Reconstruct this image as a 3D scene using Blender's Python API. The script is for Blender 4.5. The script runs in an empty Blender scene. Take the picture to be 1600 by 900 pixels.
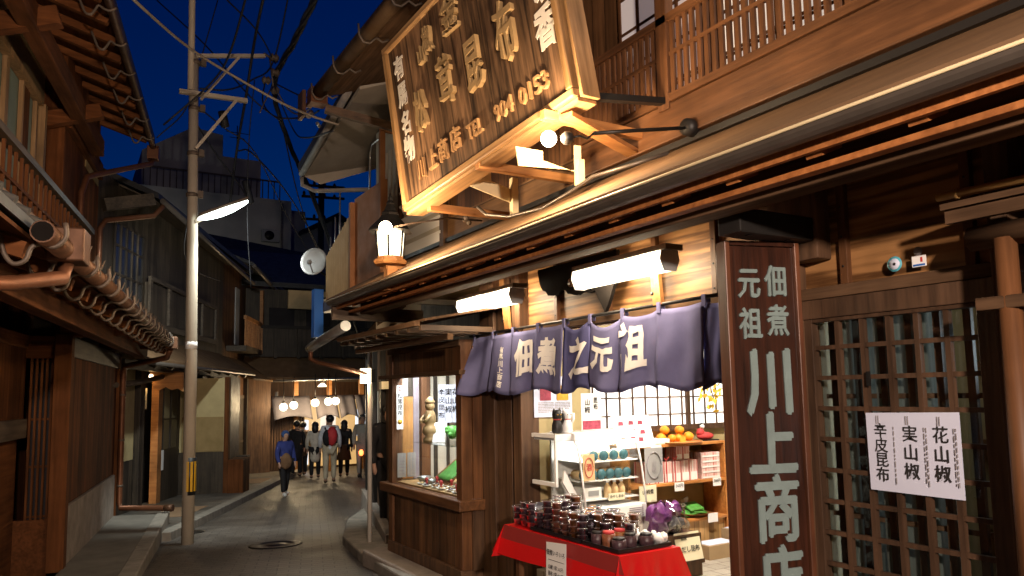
import bpy, bmesh, math, random
from math import sin, cos, pi, radians, atan2, sqrt
from mathutils import Vector, Matrix, noise
random.seed(7)
S = bpy.context.scene
COL = S.collection

# ------------------------------------------------------------------ camera, sky, exposure
cd = bpy.data.cameras.new('camera'); cam = bpy.data.objects.new('camera', cd); COL.objects.link(cam)
yw, pt, rl = radians(30.9), radians(5.75), radians(1.0)
fw = Vector((sin(yw)*cos(pt), cos(yw)*cos(pt), sin(pt)))
r0 = Vector((cos(yw), -sin(yw), 0)); u0 = r0.cross(fw)
rr = r0*cos(rl)-u0*sin(rl); uu = u0*cos(rl)+r0*sin(rl)
cam.matrix_world = Matrix(((rr.x, uu.x, -fw.x, 0), (rr.y, uu.y, -fw.y, 0), (rr.z, uu.z, -fw.z, 1.55), (0, 0, 0, 1)))
cd.sensor_width = 36; cd.lens = 36*1170/1600; cd.shift_y = 45/1600
cd.clip_start = .05; cd.clip_end = 2000
S.camera = cam
W = bpy.data.worlds.new('World'); S.world = W; W.use_nodes = True
wn = W.node_tree; bg = wn.nodes['Background']
sky = wn.nodes.new('ShaderNodeTexSky'); sky.sky_type = 'NISHITA'; sky.sun_disc = False
sky.sun_elevation = radians(-3); sky.sun_rotation = radians(30)
sky.altitude = 300; sky.air_density = 1.2; sky.dust_density = .6; sky.ozone_density = 4
hs = wn.nodes.new('ShaderNodeHueSaturation'); hs.inputs['Saturation'].default_value = 1.22; hs.inputs['Value'].default_value = 1.25
wn.links.new(sky.outputs[0], hs.inputs['Color']); wn.links.new(hs.outputs[0], bg.inputs[0]); bg.inputs[1].default_value = .125
S.view_settings.view_transform = 'Standard'; S.view_settings.look = 'None'
S.view_settings.exposure = 1.8; S.view_settings.gamma = 1; S.view_settings.use_curve_mapping = False
S.render.engine = 'CYCLES'
cy = S.cycles; cy.use_denoising = True; cy.max_bounces = 6; cy.diffuse_bounces = 3; cy.glossy_bounces = 3
cy.transmission_bounces = 4; cy.transparent_max_bounces = 8; cy.caustics_reflective = False; cy.caustics_refractive = False
cy.sample_clamp_indirect = 4; cy.use_light_tree = True

# ------------------------------------------------------------------ materials
def newmat(name):
    m = bpy.data.materials.new(name); m.use_nodes = True
    nt = m.node_tree
    return m, nt, nt.nodes['Principled BSDF']
def N(nt, t, **k):
    n = nt.nodes.new(t)
    for a, v in k.items(): setattr(n, a, v)
    return n
def mth(nt, op, a, b=None):
    n = N(nt, 'ShaderNodeMath', operation=op)
    for i, v in enumerate((a, b)):
        if v is None: continue
        if isinstance(v, (int, float)): n.inputs[i].default_value = v
        else: nt.links.new(v, n.inputs[i])
    return n.outputs[0]
def mixc(nt, fac, a, b, blend='MIX'):
    n = N(nt, 'ShaderNodeMix', data_type='RGBA', blend_type=blend)
    for i, v in ((0, fac), (6, a), (7, b)):
        if isinstance(v, (int, float)): n.inputs[i].default_value = v
        elif isinstance(v, tuple): n.inputs[i].default_value = (*v[:3], 1)
        else: nt.links.new(v, n.inputs[i])
    return n.outputs[2]
def ramp(nt, fac, stops):
    n = N(nt, 'ShaderNodeValToRGB'); e = n.color_ramp.elements
    while len(e) < len(stops): e.new(.5)
    for k, (p, c) in enumerate(stops):
        e[k].position = p; e[k].color = (*c, 1) if isinstance(c, tuple) else (c, c, c, 1)
    nt.links.new(fac, n.inputs[0]); return n.outputs[0]
def coords(nt, scale=(1, 1, 1)):
    t = N(nt, 'ShaderNodeTexCoord'); mp = N(nt, 'ShaderNodeMapping'); mp.inputs[3].default_value = scale
    oi = N(nt, 'ShaderNodeObjectInfo')
    v = N(nt, 'ShaderNodeVectorMath', operation='MULTIPLY_ADD'); v.inputs[1].default_value = (1, 1, 1)
    nt.links.new(t.outputs['Object'], mp.inputs[0]); nt.links.new(mp.outputs[0], v.inputs[0])
    s = mth(nt, 'MULTIPLY', oi.outputs['Random'], 37.)
    nt.links.new(s, v.inputs[2]); return v.outputs[0], t.outputs['Object']
def noi(nt, vec, scale, detail=4, rough=.6):
    n = N(nt, 'ShaderNodeTexNoise'); n.inputs['Scale'].default_value = scale
    n.inputs['Detail'].default_value = detail; n.inputs['Roughness'].default_value = rough
    nt.links.new(vec, n.inputs['Vector']); return n.outputs['Fac']
def bump(nt, h, p, strength=.3, dist=.01):
    b = N(nt, 'ShaderNodeBump'); b.inputs['Strength'].default_value = strength; b.inputs['Distance'].default_value = dist
    nt.links.new(h, b.inputs['Height']); nt.links.new(b.outputs[0], p.inputs['Normal'])
def wood(name, c1, c2, grain='z', plank=None, rough=.55, k=1., ring=.5, spec=.35):
    m, nt, p = newmat(name)
    gi = 'xyz'.index(grain); sc = [9*k]*3; sc[gi] = .55*k
    v, ob = coords(nt, tuple(sc))
    n1 = noi(nt, v, 3, 6, .62)
    v2, _ = coords(nt, tuple(x*.5 for x in sc)); n2 = noi(nt, v2, 1.3, 2)
    w = mth(nt, 'SINE', mth(nt, 'MULTIPLY', n2, 34.)); w = mth(nt, 'MULTIPLY_ADD', w, .5*ring) ; nt.nodes[-1].inputs[2].default_value = 0
    f = mth(nt, 'ADD', n1, mth(nt, 'MULTIPLY', w, .28))
    c1, c2 = [(x[0]*1.10, x[1]*.96, x[2]*.78) for x in (c1, c2)]
    c = ramp(nt, f, [(.28, c1), (.72, c2)])
    vb, _ = coords(nt, (1, 1, 1)); big = noi(nt, vb, 1.7, 3)
    c = mixc(nt, .8, c, ramp(nt, big, [(.28, .42), (.5, .85), (.72, 1.15)]), 'MULTIPLY')
    h = f
    if plank:
        sx = N(nt, 'ShaderNodeSeparateXYZ'); nt.links.new(ob, sx.inputs[0])
        q = mth(nt, 'DIVIDE', sx.outputs['XYZ'.index(plank[0].upper())], plank[1])
        fl = mth(nt, 'FLOOR', q); fr = mth(nt, 'FRACT', q)
        wn_ = N(nt, 'ShaderNodeTexWhiteNoise', noise_dimensions='1D'); nt.links.new(fl, wn_.inputs['W'])
        c = mixc(nt, 1., c, ramp(nt, wn_.outputs[0], [(0., .50), (1., 1.08)]), 'MULTIPLY')
        e = mth(nt, 'MINIMUM', fr, mth(nt, 'SUBTRACT', 1., fr))
        seam = ramp(nt, e, [(0., 0.), (.05, 1.)])
        c = mixc(nt, 1., c, ramp(nt, e, [(0., .25), (.05, 1.)]), 'MULTIPLY')
        h = mth(nt, 'ADD', mth(nt, 'MULTIPLY', f, .35), seam)
    nt.links.new(c, p.inputs['Base Color']); p.inputs['Roughness'].default_value = rough
    p.inputs['Specular IOR Level'].default_value = spec
    bump(nt, h, p, .35, .006)
    return m
def plain(name, c, rough=.6, metal=0., var=.35, scale=6., bmp=.12, spec=.4, c2=None):
    m, nt, p = newmat(name); v, _ = coords(nt)
    n = noi(nt, v, scale, 6, .6)
    lo = tuple(x*(1-var) for x in c) if c2 is None else c2
    nt.links.new(ramp(nt, n, [(.3, lo), (.7, c)]), p.inputs['Base Color'])
    nt.links.new(ramp(nt, n, [(.2, min(1, rough*1.25)), (.8, rough*.8)]), p.inputs['Roughness'])
    p.inputs['Metallic'].default_value = metal; p.inputs['Specular IOR Level'].default_value = spec
    if bmp: bump(nt, n, p, bmp, .01)
    return m
def emis(name, c, s, base=.8):
    m, nt, p = newmat(name); p.inputs['Base Color'].default_value = (base, base, base, 1)
    v, _ = coords(nt); n = noi(nt, v, 5, 2)
    p.inputs['Emission Color'].default_value = (*c, 1)
    nt.links.new(mth(nt, 'MULTIPLY', ramp(nt, n, [(.2, .85), (.8, 1.)]), float(s)), p.inputs['Emission Strength']); return m
def glass(name, tint=(1, 1, 1), refl=1.):
    m, nt, p = newmat(name); nt.nodes.remove(p)
    tr = N(nt, 'ShaderNodeBsdfTransparent'); tr.inputs[0].default_value = (*tint, 1)
    gl = N(nt, 'ShaderNodeBsdfGlossy'); gl.inputs['Roughness'].default_value = .03
    v, _ = coords(nt); b = N(nt, 'ShaderNodeBump'); b.inputs['Strength'].default_value = .03; nt.links.new(noi(nt, v, 3, 2), b.inputs['Height'])
    lw = N(nt, 'ShaderNodeLayerWeight'); lw.inputs[0].default_value = .5; frs = mth(nt, 'ADD', mth(nt, 'MULTIPLY', mth(nt, 'POWER', lw.outputs['Facing'], 5.), .9), .04); mx = N(nt, 'ShaderNodeMixShader')
    nt.links.new(b.outputs[0], gl.inputs['Normal'])
    nt.links.new(mth(nt, 'MINIMUM', mth(nt, 'MULTIPLY', frs, refl), .9), mx.inputs[0]); nt.links.new(tr.outputs[0], mx.inputs[1]); nt.links.new(gl.outputs[0], mx.inputs[2])
    nt.links.new(mx.outputs[0], nt.nodes['Material Output'].inputs[0]); return m
def bricks(name, c1, c2, mortar, bw, bh, rot=0., rough=.75, ms=.012, dirt=.5):
    m, nt, p = newmat(name); t = N(nt, 'ShaderNodeTexCoord'); mp = N(nt, 'ShaderNodeMapping'); mp.inputs[2].default_value = (0, 0, rot)
    nt.links.new(t.outputs['Object'], mp.inputs[0])
    b = N(nt, 'ShaderNodeTexBrick'); nt.links.new(mp.outputs[0], b.inputs['Vector'])
    b.inputs['Color1'].default_value = (*c1, 1); b.inputs['Color2'].default_value = (*c2, 1); b.inputs['Mortar'].default_value = (*mortar, 1)
    b.inputs['Scale'].default_value = 1; b.inputs['Brick Width'].default_value = bw; b.inputs['Row Height'].default_value = bh; b.inputs['Mortar Size'].default_value = ms
    b.inputs['Mortar Smooth'].default_value = .3
    n = noi(nt, t.outputs['Object'], 1.3, 8, .7); n2 = noi(nt, t.outputs['Object'], 40, 4)
    c = mixc(nt, dirt, b.outputs[0], ramp(nt, n, [(.32, .30), (.5, .8), (.68, 1.3)]), 'MULTIPLY')
    c = mixc(nt, .5, c, ramp(nt, n2, [(.2, .6), (.8, 1.1)]), 'MULTIPLY')
    nt.links.new(c, p.inputs['Base Color'])
    nt.links.new(ramp(nt, n, [(.3, rough*.65), (.7, rough)]), p.inputs['Roughness'])
    h = mth(nt, 'ADD', mth(nt, 'MULTIPLY', b.outputs['Fac'], -1.), mth(nt, 'MULTIPLY', n2, .5))
    bump(nt, h, p, .7, .012); return m

M = {}
M['post'] = wood('dark_timber', (.050, .030, .020), (.14, .085, .056), 'z')
M['beam'] = wood('dark_beam', (.055, .035, .024), (.135, .088, .06), 'y', rough=.85, spec=.08)
M['beamx'] = wood('dark_crossbeam', (.05, .034, .024), (.13, .085, .06), 'x')
M['brownz'] = wood('brown_boards', (.085, .043, .02), (.21, .11, .055), 'z', ('y', .16))
M['brown_y'] = wood('brown_rail_wood', (.07, .032, .014), (.16, .078, .036), 'y')
M['brown_z'] = wood('brown_post_wood', (.07, .032, .014), (.15, .072, .034), 'z')
M['browny'] = wood('grained_fascia_boards', (.12, .058, .022), (.42, .24, .11), 'y', ('z', .30), k=1.1, ring=1.6)
M['uboards'] = wood('upper_wall_boards', (.13, .075, .04), (.26, .16, .09), 'y', ('z', .2))
M['sign'] = wood('weathered_sign_board', (.045, .023, .012), (.24, .135, .07), 'z', k=.8, ring=.6, rough=.6)
M['signframe'] = wood('sign_frame_wood', (.20, .12, .06), (.42, .28, .15), 'y', rough=.45)
M['strut'] = wood('pale_strut_wood', (.28, .13, .05), (.45, .24, .10), 'x')
M['rafter'] = wood('rafter_wood', (.24, .095, .032), (.42, .185, .07), 'x')
M['redwoodz'] = wood('red_brown_boards', (.078, .029, .011), (.165, .066, .026), 'z', ('y', .2), rough=.8, spec=.12)
M['redwood'] = wood('red_brown_post', (.066, .027, .011), (.135, .056, .023), 'z', rough=.8, spec=.12)
M['redwoody'] = wood('red_brown_beam', (.06, .024, .010), (.125, .052, .022), 'y', rough=.8, spec=.12)
M['redwoodx'] = wood('red_brown_rafter', (.085, .033, .013), (.175, .07, .028), 'x', rough=.8, spec=.12)
M['shelfwood'] = wood('orange_shelf_wood', (.40, .17, .05), (.62, .30, .10), 'x', rough=.4)
M['palewood'] = wood('pale_slat_wood', (.55, .36, .17), (.75, .53, .28), 'z', ('x', .06))
M['palewood2'] = wood('orange_panel_wood', (.36, .19, .07), (.55, .32, .13), 'z')
M['panelpurple'] = plain('lavender_grey_post', (.30, .25, .28), .7)
M['greywood'] = wood('weathered_grey_boards', (.035, .03, .026), (.10, .085, .07), 'z', ('y', .18))
M['greywoody'] = wood('weathered_grey_rail', (.04, .034, .03), (.11, .095, .08), 'y')
M['latt'] = wood('door_lattice_wood', (.042, .027, .020), (.105, .066, .047), 'z', rough=.45)
M['pillar'] = wood('lacquered_sign_wood', (.018, .008, .006), (.055, .020, .013), 'z', rough=.3, k=1.5, spec=.6)
M['pillarrim'] = wood('lacquered_rim', (.075, .03, .018), (.15, .062, .035), 'z', rough=.4, spec=.4)
M['copper'] = plain('aged_copper', (.125, .058, .030), .5, .5, .45, 9)
M['copperd'] = plain('dull_copper_pipe', (.19, .075, .036), .45, .45, .35, 7)
M['hook'] = plain('gutter_hook_iron', (.14, .105, .08), .55, .3, .3, 12)
M['gutter'] = plain('dark_gutter_metal', (.14, .115, .095), .4, .5, .3, 6)
M['roofmetal'] = plain('brown_roof_sheet', (.20, .118, .062), .75, .0, .3, 4, .12, .12)
M['tile'] = plain('roof_tile', (.035, .035, .038), .5, 0, .4, 5)
M['black'] = plain('black_paint', (.018, .016, .015), .45)
M['deep_black'] = plain('deep_matt_black', (.012, .010, .009), .95, 0, .2, 8, .1, .03)  # flat black for the carved bracket and the shade in the gutter end
M['iron'] = plain('black_iron', (.03, .028, .027), .4, .6)
M['steel'] = plain('bright_steel', (.6, .6, .6), .3, .9)
M['plaster'] = plain('ochre_plaster', (.46, .37, .19), .9, 0, .18, 5, .2)
M['plasterw'] = plain('pale_plaster', (.62, .56, .46), .9, 0, .2, 3, .2)
M['gutterpale'] = plain('pale_gutter_paint', (.22, .20, .18), .6)
M['plastersoft'] = plain('dull_render', (.34, .29, .23), .9, 0, .3, 2, .2)
M['plasterd'] = plain('dull_ochre_plaster', (.30, .21, .09), .9, 0, .25, 4, .2)
M['winframe'] = wood('window_frame_wood', (.17, .11, .058), (.32, .22, .125), 'z')
M['concrete'] = plain('concrete_wall', (.50, .48, .45), .9, 0, .35, .5, .2)
M['stone'] = plain('kerb_stone', (.27, .24, .20), .85, 0, .4, 6, .3)
M['stonep'] = plain('pale_base_stone', (.30, .25, .21), .8, 0, .35, 5, .3)
M['slab'] = plain('pavement_slab', (.17, .155, .13), .85, 0, .4, 2.2, .3)
M['poleM'] = plain('painted_pole', (.47, .40, .31), .55, 0, .18, 3, .08)
M['white'] = plain('white_enamel', (.80, .79, .77), .35, 0, .06, 3, 0)
M['paper'] = plain('white_paper', (.82, .81, .80), .8, 0, .05, 2, 0)
M['paperl'] = plain('lilac_white_paper', (.62, .65, .80), .75, 0, .05, 2, 0)
M['papery'] = plain('cream_paper', (.80, .73, .52), .8, 0, .06, 2, 0)
M['ink'] = plain('black_ink', (.02, .018, .018), .7, 0, .2, 8, 0)
M['inkg'] = plain('grey_fine_print', (.36, .34, .36), .8, 0, .2, 8, 0)
M['inkr'] = plain('red_print', (.55, .05, .05), .7, 0, .3, 20, 0)
M['inky'] = plain('orange_print', (.75, .42, .05), .7, 0, .4, 20, 0)
M['inkm'] = plain('crimson_print', (.38, .06, .10), .7, 0, .5, 30, 0)
M['gold'] = plain('old_gilt_carving', (.40, .26, .12), .55, .15, .35, 9)
M['whitepaint'] = plain('aged_white_paint', (.66, .60, .52), .7, 0, .15, 8)
M['greenpaint'] = plain('grey_green_lettering', (.21, .275, .27), .55, 0, .22, 9)
M['cream'] = plain('cream_steel_bracket', (.74, .60, .36), .5, .1, .12, 5)
M['carved'] = wood('carved_letter_wood', (.22, .13, .065), (.44, .29, .16), 'z')
M['red'] = plain('red_plastic_cloth', (.66, .012, .014), .22, 0, .12, 2, .03, .6)
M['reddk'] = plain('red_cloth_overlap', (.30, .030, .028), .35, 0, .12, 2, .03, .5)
M['tray'] = plain('black_tray', (.012, .011, .013), .3, 0, .2)
M['traygrey'] = plain('grey_plastic_tray', (.06, .058, .072), .45, 0, .2)
M['darkfood'] = plain('dark_preserves', (.085, .045, .055), .3, 0, .5, 60, .4)
M['amberfood'] = plain('amber_preserves', (.30, .115, .03), .3, 0, .5, 60, .4)
M['brownfood'] = plain('brown_preserves', (.28, .10, .05), .3, 0, .5, 60, .4)
M['lid'] = glass('clear_plastic_lid', (.9, .86, .92), 5.)
M['glass'] = glass('window_glass', (.93, .96, .95), 1.)
M['cglass'] = glass('fridge_glass', (.96, .98, .98), .9)
M['bagclear'] = glass('clear_bag', (.82, .80, .84), 3.)
M['shoji'] = emis('lit_paper_window', (1, .95, .88), .42)
M['shojiu'] = emis('dim_paper_window', (.85, .66, .66), .06, .7)
M['latglow'] = emis('room_light_behind_lattice', (1, .86, .74), .17)
M['bulb'] = emis('bulb_glow', (1, .80, .52), 25)
M['lantern'] = emis('lantern_glass_glow', (1, .86, .60), 7)
M['tubelamp'] = emis('lamp_diffuser', (1, .87, .63), 6)
M['globe'] = emis('globe_glow', (1, .80, .52), 6)
M['led'] = emis('led_lens', (.86, 1, .93), 14)
M['warmroom'] = emis('lit_doorway', (1, .55, .14), .2, .4)
M['shopglow'] = emis('lit_shop_interior', (1, .82, .66), .3, .5)
M['coldglow'] = emis('lit_shop_showcase', (.8, .88, 1), .35, .5)
M['tail'] = emis('orange_red_lamp', (1, .16, .03), 1.6)
M['orange'] = plain('orange_peel', (.85, .30, .02), .45, 0, .12, 40, .25)
M['green'] = plain('green_packet', (.12, .42, .08), .35, 0, .5, 30)
M['leaf'] = plain('green_leaf', (.10, .35, .06), .5, 0, .4, 10)
M['yellow'] = plain('yellow_leaf', (.85, .55, .05), .6, 0, .3, 10)
M['purple'] = plain('purple_wrap', (.24, .06, .27), .3, 0, .5, 14)
M['card'] = plain('cardboard', (.42, .29, .16), .85, 0, .1, 5)
M['giftred'] = bricks('patterned_gift_paper', (.85, .78, .74), (.62, .10, .08), (.8, .6, .55), .030, .018, .6, .5, .003, .1)
M['giftb'] = plain('white_gift_lid', (.84, .78, .76), .5, 0, .1, 20, 0)
M['teal'] = plain('teal_cup_lid', (.035, .12, .145), .5, 0, .15)
M['beige'] = plain('beige_pack', (.72, .50, .26), .5, 0, .15)
M['navy'] = plain('indigo_cloth', (.165, .16, .30), .95, 0, .3, 3, .15, .0)
M['navy_shade'] = plain('indigo_cloth_shaded', (.10, .10, .22), .95, 0, .3, 3, .15, .0)  # darker copy of the indigo: shade of turned panels put into the colour
M['noren_ink'] = plain('undyed_white_lettering', (.80, .76, .72), .9, 0, .08, 6, 0, .1)
M['skin'] = plain('skin', (.45, .26, .18), .55, 0, .1, 20, 0)
M['hair'] = plain('black_hair', (.012, .010, .010), .5, 0, .3, 30, .2)
M['curtain'] = plain('grey_green_curtain', (.16, .18, .17), .9, 0, .25, 3, .1)
m_, nt_, p_ = M['curtain'], M['curtain'].node_tree, M['curtain'].node_tree.nodes['Principled BSDF']
tl_ = N(nt_, 'ShaderNodeBsdfTranslucent'); tl_.inputs[0].default_value = (.26, .29, .27, 1); mx_ = N(nt_, 'ShaderNodeMixShader'); mx_.inputs[0].default_value = .6
nt_.links.new(p_.outputs[0], mx_.inputs[1]); nt_.links.new(tl_.outputs[0], mx_.inputs[2]); nt_.links.new(mx_.outputs[0], nt_.nodes['Material Output'].inputs[0])
M['bamboo'] = wood('bamboo_pole', (.55, .36, .14), (.78, .56, .26), 'y')
M['wire'] = plain('cable_rubber', (.012, .012, .014), .6, 0, .2, 4, 0)
M['wirep'] = plain('pale_cable', (.20, .16, .12), .6, 0, .2, 4, 0)
M['dish'] = plain('dish_grey', (.34, .34, .34), .5, .1, .1)
M['teal2'] = plain('teal_ring', (.08, .38, .48), .5, 0, .1)
M['blue'] = plain('blue_sign_face', (.02, .13, .50), .4, 0, .1)
M['panelpale'] = plain('corrugated_pale_panel', (.52, .36, .18), .7, 0, .15)
M['panelbrown'] = plain('brown_metal_panel', (.36, .155, .06), .7, 0, .2)
M['awning'] = plain('pale_awning_cloth', (.11, .10, .115), .9, 0, .15)
M['floortile'] = bricks('shop_floor_tile', (.46, .42, .36), (.40, .36, .30), (.22, .19, .16), .15, .15, 0, .6, .006, .3)
M['road'] = bricks('road_pavers', (.135, .115, .097), (.098, .084, .071), (.042, .036, .031), .24, .12, radians(16), .62, .007, 1.)
M['paveR'] = bricks('pavement_tiles', (.17, .15, .125), (.13, .115, .095), (.06, .05, .045), .3, .3, radians(22), .7, .006, .8)
M['tactile'] = plain('worn_ochre_paving', (.33, .21, .12), .8, 0, .3, 7)
M['skyl'] = plain('hill_foliage', (.03, .035, .03), .9, 0, .4, .4)
M['stripey'] = plain('yellow_band', (.75, .42, .02), .5, 0, .15)
M['greenpane'] = plain('grey_green_blind', (.17, .21, .17), .7, 0, .15, 3)
M['darkpane'] = plain('dark_window_pane', (.03, .028, .03), .15, 0, .3, 2, 0, .6)

# ------------------------------------------------------------------ mesh building
ORG = {}
def root_of(o):
    while o.parent: o = o.parent
    return o
class B:
    def __init__(s): s.v = []; s.f = []; s.sm = []
    def add(s, vs, fs, smooth=False):
        n = len(s.v); s.v += [tuple(v) for v in vs]; s.f += [tuple(i+n for i in f) for f in fs]; s.sm += [smooth]*len(fs); return s
    def box(s, a, b):
        (x0, y0, z0), (x1, y1, z1) = a, b
        if x0 > x1: x0, x1 = x1, x0
        if y0 > y1: y0, y1 = y1, y0
        if z0 > z1: z0, z1 = z1, z0
        return s.add([(x0, y0, z0), (x1, y0, z0), (x1, y1, z0), (x0, y1, z0), (x0, y0, z1), (x1, y0, z1), (x1, y1, z1), (x0, y1, z1)],
                     [(0, 3, 2, 1), (4, 5, 6, 7), (0, 1, 5, 4), (1, 2, 6, 5), (2, 3, 7, 6), (3, 0, 4, 7)])
    def bar(s, p, q, w, h, up=(0, 0, 1)):
        p, q, up = Vector(p), Vector(q), Vector(up); d = (q-p).normalized()
        if abs(d.dot(up)) > .99: up = Vector((0, 1, 0))
        a = d.cross(up).normalized()*(w/2); b = a.cross(d).normalized()*(h/2)
        vs = [p-a-b, p+a-b, p+a+b, p-a+b, q-a-b, q+a-b, q+a+b, q-a+b]
        return s.add(vs, [(0, 1, 2, 3), (7, 6, 5, 4), (0, 4, 5, 1), (1, 5, 6, 2), (2, 6, 7, 3), (3, 7, 4, 0)])
    def tube(s, pts, r, n=8, arc=None):
        pts = [Vector(p) for p in pts]; vs = []; fs = []
        ref = None
        for i, p in enumerate(pts):
            d = (pts[min(i+1, len(pts)-1)]-pts[max(i-1, 0)]).normalized()
            if ref is None: ref = Vector((0, 0, 1)) if abs(d.z) < .9 else Vector((1, 0, 0))
            a = d.cross(ref).normalized(); b = a.cross(d).normalized(); ref = b
            rad = r[i] if isinstance(r, (list, tuple)) else r
            for k in range(n): vs.append(p+a*cos(2*pi*k/n)*rad+b*sin(2*pi*k/n)*rad)
        for i in range(len(pts)-1):
            for k in range(n): fs.append((i*n+k, i*n+(k+1) % n, (i+1)*n+(k+1) % n, (i+1)*n+k))
        s.add(vs, fs, True); m = len(s.v)-len(vs)
        s.f += [tuple(m+k for k in reversed(range(n))), tuple(m+len(vs)-n+k for k in range(n))]; s.sm += [False, False]
        return s
    def lathe(s, c, prof, n=16, ax='z', smooth=True):
        vs = []; fs = []
        for r, z in prof:
            for k in range(n):
                a = 2*pi*k/n; p = (r*cos(a), r*sin(a), z)
                if ax == 'y': p = (p[0], p[2], p[1])
                if ax == 'x': p = (p[2], p[0], p[1])
                vs.append((c[0]+p[0], c[1]+p[1], c[2]+p[2]))
        m = len(prof)
        for i in range(m-1):
            for k in range(n): fs.append((i*n+k, i*n+(k+1) % n, (i+1)*n+(k+1) % n, (i+1)*n+k))
        s.add(vs, fs, smooth); b = len(s.v)-len(vs)
        if prof[0][0] > 1e-4: s.f.append(tuple(b+k for k in reversed(range(n)))); s.sm.append(False)
        if prof[-1][0] > 1e-4: s.f.append(tuple(b+(m-1)*n+k for k in range(n))); s.sm.append(False)
        return s
    def ball(s, c, r, n=14, sc=(1, 1, 1)):
        vs = []; fs = []; m = n//2
        for i in range(m+1):
            t = pi*i/m
            for k in range(n): vs.append((c[0]+sc[0]*r*sin(t)*cos(2*pi*k/n), c[1]+sc[1]*r*sin(t)*sin(2*pi*k/n), c[2]-sc[2]*r*cos(t)))
        for i in range(m):
            for k in range(n): fs.append((i*n+k, i*n+(k+1) % n, (i+1)*n+(k+1) % n, (i+1)*n+k))
        return s.add(vs, fs, True)
    def crumple(s, n0, amp, freq, seed=0.):
        for i in range(n0, len(s.v)):
            v = Vector(s.v[i]); q = v*freq+Vector((seed, seed*2, 0)); w = Vector((noise.noise(q), noise.noise(q+Vector((7, 1, 3))), noise.noise(q+Vector((2, 9, 5))))); s.v[i] = tuple(v+w*amp)
        return s
    def prism(s, pts, vec):
        pts = [Vector(p) for p in pts]; vec = Vector(vec); n = len(pts)
        return s.add(pts+[p+vec for p in pts], [tuple(reversed(range(n))), tuple(range(n, 2*n))]+[(i, (i+1) % n, n+(i+1) % n, n+i) for i in range(n)])
    def grid(s, fn, nu, nv, thick=None, smooth=True):
        vs = [fn(i/nu, j/nv) for j in range(nv+1) for i in range(nu+1)]
        fs = [(j*(nu+1)+i, j*(nu+1)+i+1, (j+1)*(nu+1)+i+1, (j+1)*(nu+1)+i) for j in range(nv) for i in range(nu)]
        return s.add(vs, fs, smooth)
    def text(s, body, size, p, r, u, depth=.0, off=.0, al='CENTER', vert=False, gap=1.05, sx=1., rough=0., fn=None, fine=0.):
        """lettering drawn on the plane through p with reading direction r and up direction u"""
        p, r, u = Vector(p), Vector(r).normalized(), Vector(u).normalized(); n = r.cross(u)
        runs = [(ch, -k*size*gap) for k, ch in enumerate(body)] if vert else [(body, 0.)]
        for ch, dy in runs:
            c = bpy.data.curves.new('t', 'FONT'); c.body = ch; c.size = size; c.align_x = al; c.align_y = 'CENTER'
            c.extrude = depth/2; c.offset = off*size; c.resolution_u = 2 if size > .04 else 1
            o = bpy.data.objects.new('t', c); m = bpy.data.meshes.new_from_object(o)
            if fine:
                bm = bmesh.new(); bm.from_mesh(m); bmesh.ops.triangulate(bm, faces=bm.faces[:])
                for _ in range(4):
                    es = [e for e in bm.edges if e.calc_length() > fine]
                    if not es: break
                    bmesh.ops.subdivide_edges(bm, edges=es, cuts=1); bmesh.ops.triangulate(bm, faces=[f for f in bm.faces if len(f.verts) > 3])
                bm.to_mesh(m); bm.free()
            vs = []
            for w in m.vertices:
                x, y, z = w.co
                if rough:
                    q = Vector((x*5/size, y*5/size, hash(ch) % 7)); x += rough*size*noise.noise(q); y += rough*size*noise.noise(q+Vector((9, 3, 1)))
                if fn: vs.append(fn(x*sx, y+dy, z))
                else: vs.append(p+r*(x*sx)+u*(y+dy)+n*(z+depth/2))
            s.add(vs, [tuple(f.vertices) for f in m.polygons])
            bpy.data.meshes.remove(m); bpy.data.objects.remove(o); bpy.data.curves.remove(c)
        return s
    def build(s, name, mat, parent=None, origin=None, bevel=0., solid=0.):
        if parent is not None: origin = ORG[root_of(parent).name]
        elif origin is None: origin = (0, 0, 0)
        me = bpy.data.meshes.new(name); ox, oy, oz = origin
        me.from_pydata([(x-ox, y-oy, z-oz) for x, y, z in s.v], [], s.f)
        me.materials.append(M[mat] if isinstance(mat, str) else mat)
        me.polygons.foreach_set('use_smooth', s.sm)
        o = bpy.data.objects.new(name, me); COL.objects.link(o)
        if parent is not None: o.parent = parent
        else: o.location = origin; ORG[o.name] = origin
        if solid: md = o.modifiers.new('thickness', 'SOLIDIFY'); md.thickness = solid; md.offset = 0
        if bevel:
            md = o.modifiers.new('edge', 'BEVEL'); md.width = bevel; md.segments = 2; md.limit_method = 'ANGLE'; md.harden_normals = False
        return o
def tag(o, label=None, cat=None, group=None, kind=None):
    if label: o['label'] = label
    if cat: o['category'] = cat
    if group: o['group'] = group
    if kind: o['kind'] = kind
    return o
FR = {'shop': ((0, 0), 0.), 'left': ((-1.66, 0), -radians(10.2)), 'mid': ((.85, 13.9), -radians(22.6)), 'side': ((3.35, 8.35), -radians(16))}
def place(o, origin, frame):
    (px, py), a = FR[frame]; x, y, z = origin
    o.location = (px+x*cos(a)-y*sin(a), py+x*sin(a)+y*cos(a), z); o.rotation_euler = (0, 0, a)
def thing(name, label, cat, origin, frame='shop', group=None, kind=None):
    o = bpy.data.objects.new(name, None); COL.objects.link(o); o.empty_display_size = .1
    ORG[o.name] = origin; place(o, origin, frame); return tag(o, label, cat, group, kind)
def single(b, name, mat, label, cat, origin, frame='shop', group=None, kind=None, **k):
    o = b.build(name, mat, None, origin, **k); place(o, origin, frame); return tag(o, label, cat, group, kind)
def copy_tree(o, parent=None):
    c = o.copy(); COL.objects.link(c)
    if parent is not None: c.parent = parent
    for ch in list(o.children): copy_tree(ch, c)
    return c
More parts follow.
